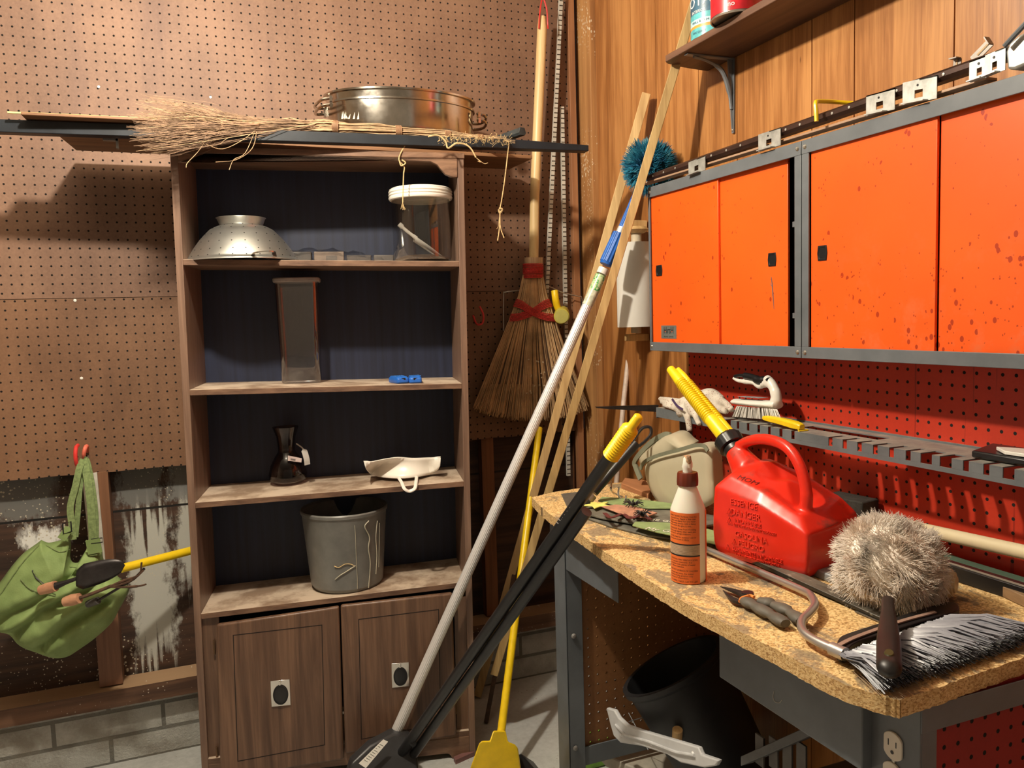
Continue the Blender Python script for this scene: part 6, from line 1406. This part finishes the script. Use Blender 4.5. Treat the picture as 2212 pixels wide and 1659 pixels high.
tp = smoothpath([P(1515, 1182, z=BZ+.012), P(1640, 1235, z=BZ+.012), P(1735, 1276, z=BZ+.014), P(1754, 1290, z=BZ+.017), P(1760, 1308, z=BZ+.019), P(1748, 1325, z=BZ+.020), P(1732, 1342, z=BZ+.020), P(1735, 1364, z=BZ+.019), P(1760, 1383, z=BZ+.018), P(1812, 1407, z=BZ+.018)], 6)
rod(tp, .0066, 16).build('tube_handle', m_tube, fb)
a = P(1804, 1404, z=BZ+.018); d = (tp[-1]-tp[-3]).normalized(); rod([a-d*.006, a+d*.018], .0095, 20).build('ferrule', m_tube, fb)
HB = wl(((1806,1412),(1812,1396),(1830,1385),(1900,1362),(1980,1334),(2035,1318),(2060,1316),(2072,1326),(2060,1338),(1980,1362),(1900,1388),(1850,1404),(1826,1424),(1812,1424)), BZ+.006)
mb = MB(); mb.prism([p-V(0,0,.004) for p in sm(HB)], (0,0,.016)); mb.build('brush_block', m_black, fb, bevel=.003)
mb = MB(); mb.ribbon(smoothpath([P(1812, 1394, z=BZ+.020), P(1850, 1376, z=BZ+.020), P(1940, 1344, z=BZ+.020), P(2020, 1322, z=BZ+.020)], 5), .007, .002, (0,0,1)); mb.build('block_cap', plain('cap_taupe', (.34,.22,.17), .5), fb)
random.seed(77)
def bris(nm, n, m, f0, f1, rr, spread, ztop, zlow):
    mb = MB()
    for i in range(n):
        f = random.uniform(f0, f1); top_ = lerp(P(1822, 1416, z=ztop), P(2062, 1330, z=ztop), f) + V(random.uniform(-.006,.006), random.uniform(-.006,.006), 0)
        end = lerp(P(1902, 1497, z=BZ+.004), P(2225, 1385, z=BZ+.004), f**.92) + V(random.uniform(-.004,.004), random.uniform(-.009,.006), random.uniform(zlow[0], zlow[1]))
        mid = lerp(top_, end, .5)+V(0,0,.006+random.uniform(-.003,.004)); mb.tube([top_, mid, end], [rr*1.2, rr, rr*.45], 4)
    o = mb.build(nm, m, fb); o['kind'] = 'stuff'; return o
t = NT('grey_bristle'); t.base(t.ramp(t.noise(t.obj(), 90, 3), [(.3, (.06,.065,.085)), (.7, (.19,.20,.24))]), .38, 0, Specular_IOR_Level=.8)
bris('bristles', 1500, t.m, 0, 1, .0010, .01, BZ+.022, (0, .022)); bris('dark_bristles', 900, m_black, 0, 1, .0009, .01, BZ+.014, (-.001, .018))
random.seed(78); bris('bristle_tufts', 110, plain('pale_bristle', (.30,.31,.36), .35), 0, .98, .0021, .01, BZ+.027, (.020, .028))
mb = MB()
for q in (((1840,1440),(1880,1478),(1903,1502)), ((1845,1452),(1875,1480),(1896,1500))): mb.tube([P(a, b, z=BZ+.006) for a, b in q], .0006, 4)
mb.build('stray_bristles', plain('stray', (.25,.15,.08), .6), fb)
# pliers
pp = thing('pliers', 'pliers with grey grips and orange collar on the bench front', 'pliers', P(1640, 1320, z=BZ))
m_grip = plain('grip_grey', (.115,.105,.085), .6, 0, .12, 30); m_or2 = plain('grip_orange', (.78,.26,.06), .5)
def pb(px, py, z=.012): return P(px, py, z=BZ+z)
mb = MB(); mb.tube(smoothpath([pb(1607,1297), pb(1628,1308), pb(1665,1328), pb(1697,1347)], 5), [.009,.0105,.012,.012,.012]*3+[.009], 14, flat=.7); mb.build('grip', m_grip, pp)
mb = MB(); mb.tube(smoothpath([pb(1640,1297), pb(1670,1306), pb(1705,1322), pb(1732,1342)], 5), [.008,.0095,.011,.0125,.0125]*3+[.010], 14, flat=.7); mb.build('grip', m_grip, pp)
mb = MB(); mb.tube(smoothpath([pb(1598,1299), pb(1603,1292), pb(1620,1287), pb(1629,1290)], 4), .0028, 8); mb.build('collar_ring', m_or2, pp)
mb = MB(); mb.lathe([(.0,.006),(.010,.005),(.011,-.003)], pb(1615,1285,.010), (0,0,1), 18); mb.build('pivot', m_dark_steel, pp)
for q, w_ in ((((1556,1267),(1578,1274),(1604,1283),(1618,1292)), (.001,.0055,.009,.0095)), (((1562,1275),(1577,1290),(1590,1298),(1606,1300)), (.001,.005,.008,.009))):
    mb = MB(); mb.tube(smoothpath([pb(a, b, .009) for a, b in q], 4), [lerp(w_[min(3,int(i/4))], w_[min(3,int(i/4)+1)], (i % 4)/4) for i in range(13)], 6, flat=.6); mb.build('jaw', m_dark_steel, pp, ang=.3)
# wool duster
wd = thing('wool_duster', 'cream wool duster with black handle lying at the bench end', 'duster', P(1925, 1330, z=BZ))
wc = P(1922, 1222, x=1.055); 
t = NT('wool'); v = t.pos(); t.base(t.ramp(t.noise(v, 16, 4, .6), [(.30, (.84,.68,.54)), (.50, (.95,.88,.79)), (.72, (.98,.95,.90))]), 1, 0, Specular_IOR_Level=0.); soft(t, .35)
wr_ = .5*232/FPX*(wc-V(0,0,HC)).dot(FW)
hd0 = P(1918, 1296, z=BZ+.062); hd1 = P(1921, 1456, z=BZ+.046)
hx_ = (hd1-hd0).normalized()
fluff('wool_head', wc, -hx_, wr_, 15000, t.m, wd, .20, .0006, sd=12, L=(.88,1.07), droop=.04, st0=.62, zmin=BZ+.001)
mb = MB(); bmesh.ops.create_icosphere(mb.bm, subdivisions=4, radius=wr_*.84, matrix=Matrix.Translation(wc)); mb.build('wool_core', plain('wool_core', (.95,.87,.77), .95, 0, .06, 40, Specular_IOR_Level=0.), wd)
Lh = (hd1-hd0).length; n = 26; side = hx_.cross(V(0,0,1)).normalized(); upv = side.cross(hx_)
mb = MB(); rings = []
for i in range(n+1):
    f = i/n; r_ = .0085 if f < .15 else lerp(.0085, .0150, min(1, (f-.15)/.45)); r_ = r_ if f < .93 else r_*math.sqrt(max(.02, 1-((f-.93)/.07)**2))
    rings.append([hd0+hx_*Lh*f+side*math.cos(a)*r_*(1+.05*math.cos(a*8)*(f < .5))+upv*math.sin(a)*r_*.8 for a in [2*PI*k/28 for k in range(28)]])
mb.loft(rings); mb.build('handle', plain('handle_black', (.014,.012,.011), .42), wd, ang=1.2)
cyeye = (V(0,0,HC)-hd1).normalized(); hc_ = hd0+hx_*Lh*.86+upv*(.0125 if upv.z > 0 else -.0125)
mb = MB(); mb.lathe([(0,.0006),(.0050,.0006),(.0062,-.002)], hc_, upv if upv.z > 0 else -upv, 20, 1.7, 1, xdir=hx_); mb.build('hang_hole', plain('hole_olive', (.05,.045,.01), .5), wd)
# behind: spray can, pipe, rails, wood, sanding block
sc_ = thing('spray_can', 'pale yellow capped spray can lying behind the wool duster', 'can', P(2062, 1285, z=BZ))
e = P(2062, 1262, z=BZ+.030); ax = V(-.45, .9, 0).normalized(); rc = .5*64/FPX*(e-V(0,0,HC)).dot(FW)
m_pale = plain('pale_cap', (.62,.50,.30), .4, 0, .06, 20)
mb = MB(); mb.lathe([(0,-.003),(rc*.55,-.003),(rc*.58,0),(rc*.80,0),(rc*.84,.003),(rc*.98,.006),(rc,.035)], e, ax, 36); mb.build('cap', m_pale, sc_, ang=.5)
mb = MB(); mb.lathe([(rc*1.0,.035),(rc*1.04,.036),(rc*1.04,.15),(rc*.9,.155),(0,.155)], e, ax, 36); mb.build('can_body', plain('can_cream', (.50,.38,.22), .5, 0, .1, 20), sc_, ang=.5)
a, b = P(1834, 1108, x=1.295), P(2240, 1199, x=1.283)
tag(rod([a, b], .0125, 24).build('plastic_pipe', plain('cream_pipe', (.74,.64,.42), .45, 0, .05, 10)), 'long cream plastic pipe along the back of the bench', 'pipe')
a, b = P(1985, 1160, x=1.270), P(2240, 1276, x=1.262)
def beam(a, b, w_, h_, nm, m, lab, cat, bev=.001):
    d = (b-a).normalized(); s_ = V(d.y, -d.x, 0).normalized(); s_ = s_ if s_.x > 0 else -s_; mb = MB(); mb.hexa([a, b, b+s_*w_, a+s_*w_, a+V(0,0,h_), b+V(0,0,h_), b+s_*w_+V(0,0,h_), a+s_*w_+V(0,0,h_)]); o = mb.build(nm, m, bevel=bev); return tag(o, lab, cat)
beam(P(1960, 1190, z=BZ+.001)-V(0.0,0,0), P(2240, 1325, z=BZ+.001), .035, .018, 'brown_board', wood('bench_board', (.16,.09,.045), (.36,.23,.12), 1, 1.1), 'weathered brown board along the bench behind the spray can', 'board')
o = beam(V(1.245, 1.30, BZ+.001), V(1.245, .70, BZ+.001), .028, .026, 'black_rail', m_black, 'black rail with pale stripe between brown board and cream pipe', 'rail')
mb = MB(); mb.box((1.250, .70, BZ+.0272), (1.256, 1.30, BZ+.0285)); mb.build('pale_stripe', plain('pale_stripe', (.30,.27,.22), .5), o)
beam(V(1.283, 1.34, BZ+.001), V(1.283, .70, BZ+.001), .026, .022, 'green_strip', plain('dull_green', (.06,.13,.09), .6, 0, .15, 20), 'dull green strip under the cream pipe by the red pegboard', 'strip')
beam(P(1838, 1150, x=1.235), P(1935, 1185, x=1.23), .03, .018, 'pine_offcut', m_pine_h, 'pine offcut between the gas can and the cream pipe', 'offcut')
sq = [P(a, b, x=1.262) for a, b in ((1790,1100),(1795,1052),(1822,1046),(1860,1068),(1878,1068),(1876,1096),(1846,1112),(1812,1112))]
mb = MB(); c0 = P(1838, 1092, x=1.285); mb.box(c0+V(-.030,-.05,-.012), c0+V(.025,.05,.020), R=Matrix.Rotation(.15,3,'Z')); sd_ = tag(mb.build('sanding_block', plain('dark_sponge', (.040,.036,.030), .9, 0, .3, 60, .4), bevel=.003), 'dark grey sanding block resting on a pale block behind gas can', 'sanding block')
mb = MB(); mb.box((c0.x-.03, c0.y-.052, BZ+.0), (c0.x+.027, c0.y+.05, c0.z-.0125), R=Matrix.Rotation(.15,3,'Z')); tag(mb.build('pale_block', plain('pale_wood', (.52,.42,.22), .7), bevel=.002), 'pale yellowish block under the dark sanding block', 'block')
mb = MB(); c0 = P(1790, 1262, z=BZ); mb.box(c0+V(.005,.0,0), c0+V(.07,.05,.016)); mb.box(c0+V(.02,.055,0.0), c0+V(.07,.12,.026)); tag(mb.build('metal_box', plain('pale_grey_metal', (.30,.32,.33), .45, .2), bevel=.003), 'pale grey metal piece half hidden between gas can and wool', 'metal piece')

# ------------------------------------------------------------------ under the bench
bk_ = thing('black_bin', 'black plastic bin lying tilted under the workbench', 'bin', (1.05, 1.45, 0))
rc0 = P(1440, 1446, y=1.66); ax = V(.36, -.30, -.88).normalized()
m_bb = plain('bin_black', (.014,.015,.017), .5)
ra = V(1,.3,.2); ra = (ra-ax*ra.dot(ax)).normalized(); rb = ax.cross(ra)
mb = MB(); pr = [(.0,.34),(.095,.34),(.103,.33),(.125,.02),(.133,.012),(.133,0),(.121,0),(.119,.02),(.098,.31),(0,.315)]
mb.lathe(pr, rc0+ra*.02, ax, 40, 1.06, 1.0, xdir=ra); mb.build('bin_body', m_bb, bk_, ang=.6)
wb2 = thing('white_bracket', 'white plastic moulding standing on the beige tray under the bench', 'moulding', P(1430, 1640, x=.93))
q = [(1309,1529),(1326,1534),(1335,1550),(1352,1566),(1385,1578),(1450,1597),(1507,1614),(1514,1630),(1552,1643),(1545,1655),(1520,1659),(1470,1648),(1440,1630),(1385,1612),(1340,1605),(1325,1590),(1318,1566)]
R1 = [P(a, b, x=.93) for a, b in q]; mb = MB(); mb.prism(R1, (.012,0,0)); mb.build('moulding_body', plain('cool_white', (.62,.63,.64), .35, 0, .05, 20), wb2, bevel=.003)
mb = MB(); mb.tube([P(a, b, x=.928) for a, b in ((1330,1566),(1350,1588),(1400,1602),(1460,1625),(1500,1632))], .0035, 8); mb.build('raised_rib', plain('cool_white2', (.66,.67,.68), .3), wb2)
for k, (px, py) in enumerate(((1342,1588),(1408,1607),(1497,1629))):
    mb = MB(); mb.lathe([(0,.004),(.004,.003),(.006,0)], P(px, py, x=.93), (-1,0,0), 12); mb.build('clip_boss', m_chrome if k == 9 else plain('boss%d' % k, (.70,.70,.70), .25), wb2)
ty = thing('beige_tray', 'beige plastic tray on the floor under the bench, right of leg', 'tray', P(1400, 1650, z=.10))
q = [P(a, b, z=.13) for a, b in ((1305,1606),(1316,1598),(1335,1594),(1600,1640),(1700,1700),(1500,1740),(1440,1690),(1308,1630))]
mb = MB(); mb.prism([p-V(0,0,.035) for p in sm(q)], (0,0,.035)); mb.build('tray_body', plain('tray_beige', (.44,.41,.34), .4), ty, bevel=.004)
mb = MB(); cc = P(1356, 1610, z=.131); mb.lathe([(0,.001),(.030,.001),(.032,0)], cc, (0,0,1), 24, 1.0, .6); mb.build('cup_recess', plain('recess', (.05,.045,.04), .7), ty)
mb = MB(); p = P(1278, 1655, z=.0); mb.box(p+V(-.04,-.02,0), p+V(.08,.10,.07)); tag(mb.build('green_tub', plain('lime', (.20,.42,.05), .5), bevel=.012), 'lime green tub end on the floor behind the bench leg', 'tub')
mb = MB(); p0 = P(1462, 1602, x=1.0); tag(rod([p0, p0+V(-.004,-.01,.035)], .012, 14).build('dowel', m_pine), 'short pale wooden dowel end under the bench', 'dowel')
wc_ = thing('wire_crate', 'thin wire crate behind the white moulding under the bench', 'crate', P(1400, 1600, x=1.0))
for q in (((1335,1468),(1355,1560)), ((1342,1510),(1400,1620)), ((1382,1500),(1448,1582)), ((1395,1500),(1455,1580)), ((1355,1560),(1420,1540))):
    rod([P(a, b, x=1.02) for a, b in q], .0010, 6).build('wire', m_metal_grey, wc_)
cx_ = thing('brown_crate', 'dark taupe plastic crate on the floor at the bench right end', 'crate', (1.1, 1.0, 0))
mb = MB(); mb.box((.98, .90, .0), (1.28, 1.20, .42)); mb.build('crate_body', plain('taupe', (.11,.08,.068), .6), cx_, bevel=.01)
for k in range(4):
    mb = MB(); p = P(1640+30*k, 1600+6*k, x=.975); mb.box(p+V(0,-.012,-.05), p+V(.004,.012,.01)); mb.build('crate_rib', plain('pale_rib', (.10,.09,.08), .5), cx_)
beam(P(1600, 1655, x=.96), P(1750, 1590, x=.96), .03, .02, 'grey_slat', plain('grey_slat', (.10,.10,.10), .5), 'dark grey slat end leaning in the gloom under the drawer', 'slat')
